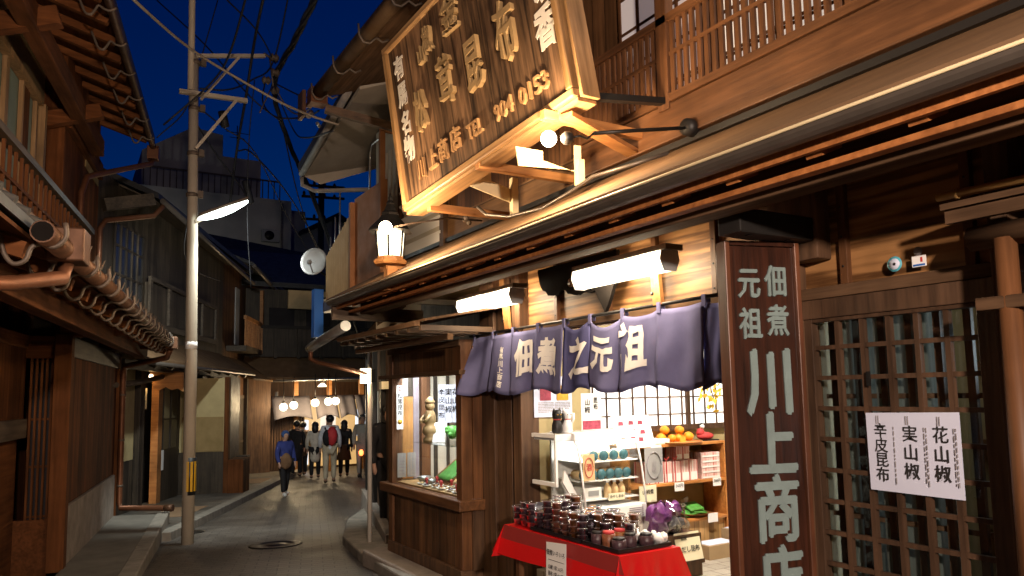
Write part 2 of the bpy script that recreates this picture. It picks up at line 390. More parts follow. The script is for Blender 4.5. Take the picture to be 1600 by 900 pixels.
def lamp(kind, parent, loc, energy, color, size=.05, rot=None, sy=None, blend=.5, spread=None):
    d = bpy.data.lights.new('light', kind); d.energy = energy; d.color = color
    if kind == 'AREA':
        d.size = size
        if sy: d.shape = 'RECTANGLE'; d.size_y = sy
        if spread: d.spread = spread
    else: d.shadow_soft_size = size
    o = bpy.data.objects.new('light', d); COL.objects.link(o); o.parent = parent
    org = ORG[root_of(parent).name]; o.location = tuple(a-b for a, b in zip(loc, org))
    if rot: o.rotation_euler = rot
    return o
def glow(name, c, s):
    m, nt, p = newmat(name); nt.nodes.remove(p)
    e = N(nt, 'ShaderNodeEmission'); e.inputs[0].default_value = (*c, 1)
    v, _ = coords(nt); nt.links.new(mth(nt, 'MULTIPLY', ramp(nt, noi(nt, v, 4, 2), [(.2, .85), (.8, 1.)]), float(s)), e.inputs[1])
    t = N(nt, 'ShaderNodeBsdfTransparent'); a = N(nt, 'ShaderNodeAddShader')
    nt.links.new(t.outputs[0], a.inputs[0]); nt.links.new(e.outputs[0], a.inputs[1]); nt.links.new(a.outputs[0], nt.nodes['Material Output'].inputs[0]); return m
M['bulb'] = glow('bulb_glow', (1, .82, .55), 6)
M['lantern'] = glow('lantern_glass_glow', (1, .84, .55), 1.0)
M['tubelamp'] = glow('lamp_diffuser', (1, .88, .62), .8)
M['globe'] = glow('globe_glow', (1, .80, .50), 1.1)
M['led'] = glow('led_lens', (.86, 1, .93), 3)

WARM = (1, .71, .42); TUBE = (1, .80, .54); COOL = (.93, 1, .95)
# ------------------------------------------------------------------ ground
SL = .037
def gz(x, y): return -SL*y
g = B(); g.add([(-60, -40, 1.48), (70, -40, 1.48), (70, 20, -.74), (70, 90, -3.33), (-60, 90, -3.33), (-60, 20, -.74)], [(0, 1, 2, 5), (5, 2, 3, 4)])
tag(g.build('road', 'road'), kind='structure')
# raised slab beside the near house on the left
b = B(); b.prism([(0.02, 2, -.7), (.62, 2, -.7), (.62, 13.35, -.7), (0.02, 13.35, -.7)], (0, 0, .48))
o = b.build('pavement', 'slab', None, (0, 2, 0)); place(o, (0, 2, 0), 'left'); tag(o, kind='structure')
b = B(); b.box((.62, 2, -.75), (.80, 13.38, -.205)); o = b.build('kerb', 'stone', None, (0, 2, 0), bevel=.015); place(o, (0, 2, 0), 'left'); tag(o, kind='structure')
# sloping pavement of the houses beyond
def slope_strip(name, mat, o0, o1, s0, s1, h, frame, depth=.5, bev=0.):
    (px, py), a = FR[frame]
    def zz(off, s): return gz(0, py+off*sin(a)+s*cos(a))+h
    b = B(); top = [(o0, s0), (o1, s0), (o1, s1), (o0, s1)]
    vs = [(x, y, zz(x, y)-depth) for x, y in top]+[(x, y, zz(x, y)) for x, y in top]
    b.add(vs, [(0, 3, 2, 1), (4, 5, 6, 7), (0, 1, 5, 4), (1, 2, 6, 5), (2, 3, 7, 6), (3, 0, 4, 7)])
    o = b.build(name, mat, None, (0, s0, 0), bevel=bev); place(o, (0, s0, 0), frame); return tag(o, kind='structure')
slope_strip('pavement', 'paveR', -.6, 1.16, -1.6, 16, .10, 'mid')
slope_strip('kerb', 'stone', 1.16, 1.34, -1.9, 6.2, .125, 'mid', bev=.012)
slope_strip('kerb', 'stone', 1.16, 1.34, 6.22, 16, .125, 'mid', bev=.012)
slope_strip('paving_panel', 'tactile', .30, .95, 0.2, 1.75, .106, 'mid', .02)
slope_strip('paving_panel', 'tactile', .35, .95, 6.9, 8.6, .106, 'mid', .02)
# right-hand raised stone edge beside the show window
b = B(); pts = [(2.72, 6.2), (3.3, 6.2), (3.75, 8.3), (6.0, 15.0), (5.45, 15.0), (4.55, 12.6), (3.75, 11.2), (3.15, 9.6), (2.92, 8.3)]
b.add([(x, y, gz(x, y)-.4) for x, y in pts]+[(x, y, gz(x, y)+.11) for x, y in pts], [tuple(reversed(range(9))), tuple(range(9, 18))]+[(i, (i+1) % 9, 9+(i+1) % 9, 9+i) for i in range(9)])
tag(b.build('pavement', 'stone', bevel=.02), kind='structure')
b = B(); b.box((2.86, 2.2, -.6), (3.62, 8.05, -.13)); tag(b.build('stone_step', 'stonep', bevel=.02), kind='structure')
b = B(); b.box((3.4, .3, -.5), (6.6, 8.0, .10)); tag(b.build('shop_floor', 'floortile'), kind='structure')
for (x, y, r, nm) in ((2.45, 10.2, .34, 'large round manhole cover set in the pavers near the shop corner'), (1.72, 12.35, .2, 'small round valve cover in the pavers beside the kerb')):
    b = B(); b.lathe((x, y, gz(x, y)+.004), [(0.001, .006), (r*.3, .006), (r*.32, .002), (r*.6, .002), (r*.62, .006), (r*.9, .006), (r, 0)], 32)
    o = single(b, 'manhole_cover', 'iron', nm, 'manhole cover', (x, y, gz(x, y))); o.rotation_euler.x = -SL

# ------------------------------------------------------------------ the preserves shop (right)
shop = thing('wooden_shop', 'dark timber shop with a grained board fascia, deep eave and lattice gallery above', 'shop', (3.35, 4.2, -.12))
def P(name, mat, b, **k): return b.build(name, mat, shop, **k)
# main posts
for (x, y, w, z1) in ((3.34, 5.42, .13, 2.75), (3.36, 5.62, .1, 2.6), (3.43, 5.98, .26, 2.6), (3.36, 2.66, .16, 2.75), (3.32, 1.56, .10, 2.75), (3.36, .5, .16, 2.75)):
    b = B(); b.box((x-w/2, y-w/2, -.12), (x+w/2+.05, y+w/2, z1)); P('post', 'post', b, bevel=.006)
b = B(); b.box((3.33, 5.66, -.12), (3.38, 5.86, 2.4)); P('wall_panel', 'post', b)
# fascia boards with battens above the opening and the door
b = B(); b.box((3.37, .45, 2.03), (3.41, 6.1, 2.80)); P('fascia_board', 'browny', b)
for y in (5.38, 4.90, 4.24, 3.73, 3.2, 2.33, 1.72, 1.1):
    b = B(); b.box((3.335, y-.022, 2.05), (3.372, y+.022, 2.78)); P('batten', 'brown_z', b, bevel=.003)
b = B(); b.box((3.31, 2.74, 2.04), (3.40, 6.1, 2.10)); P('lintel', 'beam', b, bevel=.005)
nl = B()
for y in (5.38, 4.90, 4.24, 3.73, 3.2, 2.33, 1.72):
    for z in (2.15, 2.3, 2.45, 2.6): nl.lathe((3.333, y, z), [(.001, -.002), (.006, -.002), (.006, 0)], 8, 'x')
P('nails', 'iron', nl)
# lower wall right of the door
b = B(); b.box((3.36, -1.5, -.12), (3.42, 1.50, 2.78)); P('side_wall', 'brownz', b)
# door: frame and lattice panels
b = B(); b.box((3.32, 1.60, 2.0), (3.41, 2.60, 2.06)); P('door_lintel', 'beam', b, bevel=.004)
b = B(); b.box((3.325, 1.58, 1.90), (3.405, 2.60, 1.998)); P('door_head', 'latt', b, bevel=.004)
door = B(); door.box((3.335, 2.535, -.1), (3.385, 2.61, 1.90)); door.box((3.335, 1.62, -.1), (3.385, 1.715, 1.90)); door.box((3.335, 1.715, -.1), (3.385, 2.535, .06)); door.box((3.335, 1.715, 1.88), (3.385, 2.535, 1.899))
door = P('sliding_door', 'latt', door, bevel=.004)
b = B()
for k in range(1, 6): y = 2.535-k*.137; b.box((3.345, y-.012, .06), (3.375, y+.012, 1.88))
for k in range(11): z = .20+k*.155; b.box((3.348, 1.715, z-.011), (3.372, 2.535, z+.011))
b.build('lattice', 'latt', door)
b = B(); b.box((3.389, 1.72, .06), (3.393, 2.53, 1.88)); b.build('pane', 'glass', door)
d2 = B()
for k in range(9): y = 2.49-k*.137; d2.box((3.43, y-.017, .0), (3.455, y+.017, 1.89))
for z in (.3, .9, 1.5): d2.box((3.457, 1.40, z-.012), (3.47, 2.56, z+.012))
P('inner_lattice', 'latt', d2)
b = B(); b.box((3.322, 2.22, 1.55), (3.334, 2.237, 1.62)); b.build('handle', 'iron', door)
# eave: rafters, purlins, beam, soffit, gutter, roof sheet
b = B(); b.bar((2.63, -2.5, 2.43), (2.63, 7.3, 2.43), .13, .13); P('eave_beam', 'beam', b, bevel=.008)
b = B(); b.bar((2.51, -2.5, 2.40), (2.51, 7.4, 2.40), .06, .026); P('purlin', 'rafter', b, bevel=.004)
for k in range(24):
    y = -2.3+k*.41; b = B(); b.bar((2.43, y, 2.452), (3.36, y, 2.83), .07, .06); P('rafter', 'rafter', b)
b = B(); b.prism([(2.43, -2.6, 2.50), (3.4, -2.6, 2.90), (3.4, -2.6, 2.915), (2.43, -2.6, 2.515)], (0, 10.1, 0)); P('soffit', 'brown_y', b)
b = B(); b.prism([(2.32, -2.7, 2.53), (3.26, -2.7, 3.03), (3.26, -2.7, 3.05), (2.32, -2.7, 2.545)], (0, 10.35, 0)); P('roof', 'roofmetal', b)
for y in (-2.66, 7.55): b = B(); b.prism([(2.43, y, 2.47), (3.3, y, 2.6), (3.3, y, 3.0), (2.43, y, 2.57)], (0, .03, 0)); P('end_board', 'beamx', b)
b = B(); b.prism([(2.402, -2.7, 2.437), (2.425, -2.7, 2.437), (2.425, -2.7, 2.54), (2.402, -2.7, 2.53)], (0, 10.3, 0)); P('fascia_strip', 'rafter', b)
gp = []
for k in range(9): a = pi+pi*k/8; gp.append((2.345+.055*cos(a), -2.7, 2.507+.045*sin(a)))
gp += [(2.405-.008, -2.7, 2.507)]+[(2.345+.047*cos(pi+pi*k/8), -2.7, 2.507+.038*sin(pi+pi*k/8)) for k in range(7, -1, -1)]
b = B(); b.prism(gp, (0, 10.25, 0)); gut = P('gutter', 'gutter', b)
b = B(); b.tube([(2.287, -2.7, 2.51), (2.287, 7.55, 2.51)], .007, 6); b.build('bead', 'brass' if 'brass' in M else 'cream', gut)
# corner of the eave beyond the show window: return gutter and copper downpipe
b = B(); b.bar((2.36, 7.58, 2.40), (3.4, 7.62, 2.40), .05, .14); P('barge_board', 'beamx', b)
b = B(); b.bar((2.45, 5.6, 2.12), (2.45, 7.6, 2.12), .05, .04); b.bar((2.75, 5.6, 2.02), (2.75, 7.9, 2.02), .05, .05); P('lower_eave_rail', 'beam', b)
b = B(); b.prism([(2.5, 5.55, 2.14), (3.35, 5.55, 2.30), (3.35, 5.55, 2.32), (2.5, 5.55, 2.16)], (0, 2.5, 0)); P('lower_eave', 'beam', b)
for k in range(9):
    y = 5.7+k*.26; b = B(); b.box((2.52, y-.02, 2.075), (3.2, y+.02, 2.12)); P('rafter', 'beamx', b)
b = B()
for k in range(9): a = pi+pi*k/8; 
b.tube([(2.40, 7.25, 2.24), (2.44, 8.5, 2.12), (2.46, 8.75, 2.10)], [.055, .055, .05], 10); P('side_gutter', 'steel', b)
b = B(); b.tube([(2.46, 8.70, 2.10), (2.47, 8.73, 1.98), (2.55, 8.75, 1.94), (3.22, 8.83, 1.80)], .027, 10); P('downpipe', 'copperd', b)
b = B(); b.tube([(3.24, 8.85, 2.10), (3.24, 8.85, -.25)], .028, 10); P('white_pipe', 'whitepaint', b)
# bracket beam that carries the upright sign, carved cloud bracket
b = B(); b.box((2.72, 2.43, 2.29), (3.38, 2.57, 2.41)); P('bracket_beam', 'black', b, bevel=.006)
b = B(); b.box((3.25, 2.41, 2.20), (3.36, 2.59, 2.56)); P('bracket_block', 'post', b, bevel=.006)
prof = [(5.0, 2.5), (4.977, 2.41), (4.95, 2.365), (4.926, 2.344), (4.89, 2.335), (4.86, 2.30), (4.822, 2.294), (4.78, 2.30), (4.75, 2.283), (4.721, 2.287), (4.67, 2.315), (4.62, 2.313), (4.59, 2.28), (4.554, 2.276), (4.51, 2.262), (4.467, 2.256), (4.42, 2.27), (4.375, 2.268), (4.319, 2.254), (4.253, 2.266), (4.223, 2.209), (4.177, 2.145), (4.15, 2.10), (4.114, 2.141), (4.076, 2.205), (4.05, 2.26), (4.02, 2.30), (4.0, 2.5)]
b = B()
for k in range(len(prof)-1):
    (ya, za), (yb, zb) = prof[k], prof[k+1]; b.prism([(3.24, ya, za), (3.24, yb, zb), (3.24, yb, 2.52), (3.24, ya, 2.52)], (.03, 0, 0))
cbk = P('carved_bracket', 'deep_black', b)
b = B(); b.lathe((3.235, 4.545, 2.36), [(.001, 0), (.035, 0), (.035, .003)], 14, 'x'); b.build('eye', 'browny', cbk); b = B(); b.tube([(3.233, 4.38, 2.30), (3.233, 4.30, 2.31), (3.233, 4.26, 2.33), (3.233, 4.25, 2.30), (3.233, 4.28, 2.285)], .014, 8); b.build('scroll', 'browny', cbk)
# upper storey
b = B(); b.box((3.25, -2.7, 2.98), (3.30, 7.95, 3.30)); P('upper_wall', 'uboards', b)
b = B(); b.box((3.20, -2.7, 3.10), (3.26, 4.35, 3.34)); P('gallery_beam', 'brown_y', b, bevel=.008)
b = B(); b.box((3.215, -2.7, 3.045), (3.262, 7.9, 3.085)); P('ledge', 'black', b)
rail = B(); rail.bar((3.215, -2.7, 3.89), (3.215, 4.35, 3.89), .06, .05); rail.bar((3.215, -2.7, 3.37), (3.215, 4.35, 3.37), .05, .05); rail.bar((3.215, -2.7, 3.66), (3.215, 4.35, 3.66), .025, .025)
rail = P('gallery_railing', 'brown_y', rail)
b = B()
for k in range(100):
    y = 4.33-k*.058; b.box((3.203, y-.016, 3.39), (3.223, y+.016, 3.87))
b.build('slats', 'brown_z', rail)
b = B(); b.box((3.23, -2.7, 3.45), (3.232, 4.35, 3.47)); b.build('rail_strip', 'brown_y', rail)
for y in (4.36, 3.42, 1.6, -.3):
    b = B(); b.box((3.185, y-.05, 3.30), (3.255, y+.05, 5.2)); P('gallery_post', 'brown_z', b, bevel=.005)
b = B(); b.box((3.62, -2.7, 3.2), (3.68, 7.9, 5.5)); P('gallery_wall', 'brownz', b)
b = B(); b.box((3.3, -2.7, 3.28), (3.62, 7.9, 3.31)); P('gallery_floor', 'brown_y', b)
for (y0, y1) in ((3.48, 4.3), (2.4, 3.3), (1.3, 2.25), (.1, 1.15), (-1.2, -.05)):
    w = B(); w.box((3.60, y0, 3.42), (3.615, y1, 5.1)); w = P('paper_window', 'shojiu' if y1 > 3.9 else 'latglow', w)
    b = B()
    for k in range(5): y = y0+(y1-y0)*k/4; b.box((3.585, y-.012, 3.42), (3.598, y+.012, 5.1))
    for k in range(7): z = 3.42+.28*k; b.box((3.588, y0, z-.01), (3.597, y1, z+.01))
    b.build('muntins', 'brown_z', w)
b = B(); b.box((3.26, 4.40, 3.3), (3.30, 7.92, 5.2)); P('upper_wall', 'brownz', b)
# pale slatted window at the far end of the upper wall, lit by the lantern
w = B(); w.box((3.235, 6.75, 3.10), (3.258, 7.75, 4.9)); w = P('upper_window', 'plasterw', w)
b = B()
for k in range(11): b.bar((3.215, 6.72, 3.14+.16*k), (3.215, 7.78, 3.14+.16*k), .012, .10, (-.5, 0, 1))
b.build('louvers', 'paper', w)
for y in (6.7, 7.8): bb = B(); bb.box((3.2, y-.045, 3.0), (3.27, y+.045, 5.0)); bb.build('jamb', 'post', w)
# upper roof eave with its gutter and hooks
b = B(); b.prism([(2.36, -3, 4.98), (4.6, -3, 5.9), (4.6, -3, 6.0), (2.36, -3, 5.06)], (0, 11.2, 0)); P('upper_roof', 'tile', b)
b = B(); b.prism([(2.42, -3, 4.93), (3.3, -3, 5.25), (3.3, -3, 5.30), (2.42, -3, 4.975)], (0, 11.15, 0)); P('upper_soffit', 'beam', b)
b = B(); b.tube([(2.36, -3, 4.97), (2.36, 8.15, 4.97)], .075, 12); ug = P('upper_gutter', 'roofmetal', b)
for k in range(8):
    y = 2.6+k*.78; b = B(); b.tube([(2.26, y, 5.03), (2.27, y, 4.92), (2.31, y, 4.86), (2.37, y, 4.86), (2.41, y, 4.90), (2.44, y, 4.93), (2.50, y, 4.90), (2.56, y, 4.94)], .011, 6); b.build('gutter_hook', 'hook', ug)
b = B(); b.box((2.27, 8.1, 4.84), (2.46, 8.27, 5.02)); b.box((2.30, 8.27, 4.88), (2.36, 8.42, 4.93)); b.build('rainwater_head', 'copperd', ug)
b = B(); b.bar((2.40, 8.0, 4.74), (3.6, 7.7, 4.50), .07, .09); P('tie_beam', 'beamx', b)
# interior shell
b = B(); b.box((3.36, 5.36, -.1), (6.6, 5.44, 2.75)); P('poster_wall', 'plaster', b)
b = B(); b.box((6.5, .3, -.1), (6.6, 5.36, 2.75)); P('back_wall', 'plasterw', b)
b = B(); b.box((3.42, .2, 2.66), (6.6, 8.0, 2.74)); P('ceiling', 'palewood', b)
b = B(); b.box((3.50, 2.46, -.1), (6.5, 2.53, 2.66)); P('partition', 'plasterd', b)
b = B(); b.box((3.42, .3, -.1), (6.5, .38, 2.66)); P('end_wall', 'plasterd', b)
# paper window in the far wall
w = B(); w.box((4.0, 5.335, 1.22), (5.95, 5.355, 2.1)); w = P('shoji_window', 'shoji', w)
b = B()
for k in range(14): x = 4.0+.15*k; b.box((x-.006, 5.318, 1.22), (x+.006, 5.333, 2.1))
for k in range(5): z = 1.32+.16*k; b.box((4.0, 5.32, z-.006), (5.95, 5.332, z+.006))
b.box((3.96, 5.30, 1.17), (6.0, 5.345, 1.22)); b.box((5.10, 5.305, 1.22), (5.14, 5.345, 2.1)); b.build('muntins', 'post', w)
# curtain behind the door, dim room with wall shelf
cur = B(); cur.grid(lambda u, v: (3.475+.016*sin(u*46)+.007*sin(u*107), 2.66-.76*u, .02+1.9*v), 70, 4)
single(cur, 'curtain', 'curtain', 'grey green curtain hanging in folds behind the lattice door', 'curtain', (3.53, 2.2, .0))
sf = thing('wall_shelf', 'dim shelf unit with goods seen through the lattice door', 'shelf', (4.9, 1.1, -.1))
b = B()
for z in (.3, .75, 1.2, 1.65): b.box((4.6, .5, z), (4.95, 2.4, z+.03))
b.build('boards', 'brown_y', sf)
b = B(); b.box((4.95, .5, -.1), (4.98, 2.4, 2.0)); b.build('back_panel', 'brownz', sf)
for k in range(12):
    y = .6+.15*k; z = (.78, 1.23, .33, 1.68)[k % 4]; b = B(); b.box((4.66, y, z), (4.8, y+.09, z+.10+.04*(k % 3)))
    single(b, 'goods_box', ('papery', 'coldglow', 'green', 'paper')[k % 4] if k % 4 != 1 else 'teal', 'small packet on the dim shelf behind the lattice door', 'packet', (4.7, y, z), group='packets on the dim shelf')
lt = thing('glint_row', 'added row of glowing boxes for lantern glints high behind the lattice door', 'lamp', (4.2, 1.9, 2.66))  # added glowing row stands in for lantern reflections and lights the curtain
for k in range(6):
    b = B(); b.box((4.05, .55+.28*k, 1.93), (4.1, .66+.28*k, 2.03)); b.build('glint_box', 'shopglow', lt)
b = B(); b.bar((4.08, .5, 2.05), (4.08, 2.2, 2.05), .03, .03); b.bar((4.08, 1.3, 2.05), (4.08, 1.3, 2.66), .02, .02); b.build('rail', 'iron', lt)
lamp('POINT', lt, (4.08, 1.6, 1.75), 2.6, (.80, .92, 1), .2)
# ceiling light inside the shop (hidden by the curtain from here)
cl_ = thing('ceiling_light', 'long ceiling lamp lighting the shop interior behind the indigo curtain', 'ceiling lamp', (4.2, 4.2, 2.6))
b = B(); b.box((3.7, 3.95, 2.56), (5.3, 4.15, 2.655)); b.build('housing', 'white', cl_)
b = B(); b.box((3.72, 3.97, 2.53), (5.28, 4.13, 2.558)); b.build('diffuser', 'tubelamp', cl_)
lamp('AREA', cl_, (4.5, 4.05, 2.52), 33, (1, .90, .76), 1.5, (0, 0, 0), .15)

# ------------------------------------------------------------------ show window
sw = thing('show_window', 'timber show window with glass front, plank base and lit samples inside', 'display case', (3.3, 6.95, -.12))
Y0, Y1, XF = 6.1, 7.86, 3.1
b = B(); b.box((XF+.02, Y0+.05, -.05), (XF+.05, Y1-.04, .50)); b.build('base_panel', 'brownz', sw)
b = B(); b.box((XF-.02, Y0, -.13), (3.55, Y1, -.02)); b.build('plinth', 'post', sw, bevel=.006)
b = B(); b.box((XF-.06, Y0-.06, .50), (3.55, Y1+.14, .595)); b.build('sill', 'brown_y', sw, bevel=.01)
for (y, n) in ((Y0+.05, 'corner_post'), (Y1-.05, 'corner_post')):
    for x in (XF+.05, 3.5):
        b = B(); b.box((x-.055, y-.055, -.02), (x+.055, y+.055, 2.04)); b.build(n, 'brown_z', sw, bevel=.005)
b = B(); b.box((XF+.01, Y0+.1, 1.76), (XF+.05, Y1-.1, 1.98)); b.build('header_board', 'brownz', sw)
b = B(); b.box((XF-.03, Y0-.02, 1.72), (XF+.10, Y1+.26, 1.76)); b.build('head_rail', 'beam', sw, bevel=.004)
b = B(); b.box((XF-.02, Y0, 1.98), (3.55, Y1, 2.04)); b.build('top_rail', 'beam', sw, bevel=.004)
b = B(); b.box((XF+.03, Y0+.1, .6), (XF+.036, Y1-.1, 1.72)); b.build('pane', 'glass', sw)
b = B(); b.box((3.9, Y0, .55), (3.93, Y1, 1.98)); b.build('rear_screen', 'plasterw', sw)
b = B(); b.box((3.12, Y1-.03, .55), (3.93, Y1-.01, 1.98)); b.build('far_side', 'plasterw', sw)
b = B(); b.box((3.55, Y0-.05, -.1), (3.93, Y0-.02, 1.98)); b.build('near_side', 'post', sw)
b = B(); b.box((3.206, Y0-.02, .60), (3.55, Y0+.01, 1.98)); b.build('near_board', 'brown_z', sw)
b = B(); b.box((3.19, Y0-.03, -.02), (3.55, Y0+.0, .50)); b.build('near_board', 'post', sw)
b = B(); b.box((3.15, Y0+.05, .596), (3.9, Y1-.06, .612)); b.build('floor_board', 'palewood', sw)
b = B(); b.box((3.14, Y0, 1.94), (3.9, Y1, 1.97)); b.build('top_board', 'plasterw', sw)
b = B(); b.box((3.20, 6.5, 1.038), (3.62, 7.45, 1.046)); b.build('glass_shelf', 'glass', sw)
for (x0, x1, z0, z1, m) in ((3.13, 3.235, .62, 1.93, 'uboards'), (3.237, 3.36, .62, 1.52, 'palewood2'), (3.237, 3.30, 1.525, 1.93, 'dish'), (3.30, 3.36, 1.525, 1.93, 'greywood'), (3.364, 3.43, .62, 1.93, 'panelpurple'), (3.62, 3.66, .62, 1.93, 'greywood'), (3.78, 3.81, .62, 1.93, 'greywood')):
    b = B(); b.box((x0, Y1-.06, z0), (x1, Y1-.035, z1)); b.build('backing_strip', m, sw)
b = B(); b.tube([(3.22, Y0+.15, 1.92), (3.22, Y1-.15, 1.92)], .013, 8); b.build('light_tube', 'tubelamp', sw)
lamp('AREA', sw, (3.34, 6.98, 1.90), 17, (.95, .96, 1), 1.4, (0, 0, pi/2), .1)
# samples in it
for k in range(14):
    y = 6.42+.17*(k % 6)+.03*(k//6); x = 3.205+.13*(k//6)+.02*(k % 2)
    d = thing('sample_dish', 'small white dish of sample preserves with a red pick on the show window floor', 'dish', (x, y, .612), group='sample dishes in the show window')
    b = B(); b.lathe((x, y, .613), [(.02, 0), (.045, .012), (.05, .02), (.04, .016), (.001, .012)], 14); b.build('plate', 'white', d)
    b = B(); b.ball((x, y, .632), .028, 8, (1, 1, .45)); b.build('food', ('amberfood', 'darkfood', 'beige')[k % 3], d)
    if k % 2 == 0:
        b = B(); b.tube([(x, y, .63), (x, y, .675)], .012, 6); b.ball((x, y, .685), .02, 8); b.build('pick', 'inkr', d)
fg = thing('carved_figurine', 'gilded wooden figurine standing on the glass shelf of the show window', 'figurine', (3.29, 7.2, 1.047))
b = B(); b.lathe((3.29, 7.2, 1.047), [(.068, 0), (.07, .04), (.048, .065), (.08, .10), (.068, .16), (.045, .18), (.06, .21), (.064, .26), (.05, .31), (.03, .335)], 14); b.build('body', 'gold', fg)
b = B(); b.ball((3.29, 7.2, 1.42), .052, 12); b.lathe((3.29, 7.2, 1.45), [(.05, 0), (.055, .02), (.02, .06), (.001, .07)], 12); b.build('head', 'gold', fg)
b = B(); b.tube([(3.27, 7.26, 1.33), (3.22, 7.27, 1.28), (3.21, 7.22, 1.26)], .018, 7); b.build('arm', 'gold', fg)
b = B(); b.tube([(3.27, 7.14, 1.33), (3.22, 7.13, 1.28), (3.21, 7.17, 1.26)], .018, 7); b.build('arm', 'gold', fg)
c = B(); c.add([(3.28, 7.12, 1.05), (3.39, 7.05, 1.05), (3.44, 7.10, 1.25), (3.33, 7.17, 1.25)], [(0, 1, 2, 3)]); c = single(c, 'price_card', 'paper', 'white leaflet leaning beside the figurine on the glass shelf', 'card', (3.33, 7.1, 1.048), solid=.004)
b = B(); b.text('山椒', .045, (3.352, 7.095, 1.17), (.84, -.54, 0), (.25, .25, 1), .001); b.build('lettering', 'leaf', c)
b = B(); b.ball((3.45, 7.0, 1.15), .06, 12, (1, 1, 1.2)); [b.ball((3.45+.05*cos(k*1.3), 7.0+.05*sin(k*1.3), 1.13+.03*(k % 3)), .03, 7) for k in range(8)]; single(b, 'green_leaf_bunch', 'leaf', 'bright green leafy bunch at the end of the glass shelf', 'plant', (3.45, 7.0, 1.048))
for (y, z, r, nm) in ((7.4, .68, .07, 'steel bowl catching the light on the show window floor'), (7.22, .67, .055, 'smaller steel bowl beside the larger bowl in the show window')):
    b = B(); b.lathe((3.31, y, .613), [(r*.5, 0), (r, r*.7), (r*1.05, r), (r*.95, r*.9), (r*.5, r*.2), (.001, r*.15)], 18); single(b, 'metal_bowl', 'steel', nm, 'bowl', (3.31, y, .613))
bk = thing('bamboo_basket', 'tilted bamboo basket of green packs in the show window', 'basket', (3.4, 7.0, .613))
b = B(); b.grid(lambda u, v: (3.36+.26*v, 6.82+.42*u, .64+.18*v+.04*(2*u-1)**2), 10, 5); b.build('tray', 'amberfood', bk, solid=.012)
b = B(); b.grid(lambda u, v: (3.36+.22*v, 6.86+.32*u, .68+.16*v), 10, 5); b.build('pack', 'leaf', bk, solid=.02)
for k, (tx, lab) in enumerate((('辛皮昆布', 'lilac paper strip of four brush characters, farthest of the three behind the glass'), ('実山椒', 'middle lilac paper strip of the three behind the glass'), ('花山椒', 'lilac paper strip of the three nearest the corner post'))):
    x = 3.635+.088*k; sh = thing('paper_strip', lab, 'notice', (x+.04, 7.72, 1.22), group='paper strips in the show window')
    b = B(); b.box((x, 7.72, 1.22), (x+.083, 7.723, 1.65)); b.build('sheet', 'paperl', sh)
    b = B(); b.text(tx, .075 if k == 0 else .085, (x+.036, 7.717, 1.56), (1, 0, 0), (0, 0, 1), .001, .012, vert=True, gap=1.15); b.build('lettering', 'ink', sh)
    b = B(); b.box((x+.072, 7.716, 1.27), (x+.077, 7.718, 1.6)); b.build('fine_print', 'inkg', sh)
sh = thing('vertical_paper_strip', 'tall white strip with red and black writing and an orange picture behind the glass', 'notice', (3.16, 7.70, 1.15))
b = B(); b.box((3.125, 7.70, 1.17), (3.20, 7.703, 1.645)); b.build('strip', 'paper', sh)
b = B(); b.text('松茸昆布', .06, (3.162, 7.696, 1.53), (1, 0, 0), (0, 0, 1), .001, .01, vert=True); b.build('lettering', 'ink', sh)
b = B(); b.text('有馬', .032, (3.162, 7.696, 1.62), (1, 0, 0), (0, 0, 1), .001, .01, vert=True); b.build('red_lettering', 'inkr', sh)
b = B(); b.lathe((3.162, 7.697, 1.25), [(.001, 0), (.028, .001)], 14, 'y'); b.build('picture', 'inky', sh)
for k in range(2):
    x = 3.15+.115*k; c = thing('notice_sheet', ('grey printed sheet standing at the far corner of the show window', 'grey printed sheet next to the far corner sheet')[k], 'notice', (x, 7.74, .62))
    b = B(); b.box((x, 7.74, .65), (x+.10, 7.745, .91)); b.build('sheet', 'dish', c)
    b = B()
    for j in range(6): b.box((x+.015, 7.737, .68+.034*j), (x+.085, 7.739, .692+.034*j))
    b.build('print', 'inkg', c)
# ------------------------------------------------------------------ big slanted sign board
BL = Vector((2.3, 5.451, 2.994)); A_ = (Vector((2.5143, 3.4566, 3.2589))-BL).normalized(); B_ = (Vector((2.1849, 5.6143, 4.3143))-BL).normalized()
B_ = (B_-A_*A_.dot(B_)).normalized(); N_ = A_.cross(B_)
def SP(a, b, n=0): return tuple(BL+A_*a+B_*b+N_*n)
def sbox(bb, a0, a1, b0, b1, n0, n1):
    bb.prism([SP(a0, b0, n0), SP(a1, b0, n0), SP(a1, b1, n0), SP(a0, b1, n0)], N_*(n1-n0)); return bb
sg = thing('shop_signboard', 'big weathered timber signboard with gilt carved characters leaning out over the eave', 'signboard', (2.4, 4.4, 3.0))
SWd, SH = 2.06, 1.40
# the board keeps its own axes so that the grain follows the boards
def rot_child(name, mat, bb, parent):
    R = Matrix((( -A_.x, N_.x, B_.x), (-A_.y, N_.y, B_.y), (-A_.z, N_.z, B_.z)))   # local x,y,z -> world
    R = Matrix((N_.cross(B_), N_, B_)).transposed()
    Ri = R.inverted(); org = Vector(ORG[root_of(parent).name])
    me = bpy.data.meshes.new(name); me.from_pydata([tuple(Ri @ (Vector(v)-org)) for v in bb.v], [], bb.f); me.materials.append(M[mat]); me.polygons.foreach_set('use_smooth', bb.sm)
    o = bpy.data.objects.new(name, me); COL.objects.link(o); o.parent = parent; o.matrix_local = R.to_4x4(); return o
M['signpl'] = wood('weathered_sign_planks', (.024, .014, .009), (.29, .18, .11), 'z', ('x', .235), rough=.6, k=1.3, ring=.5)
M['signfx'] = wood('sign_frame_rail', (.22, .135, .07), (.46, .31, .17), 'x', rough=.42)
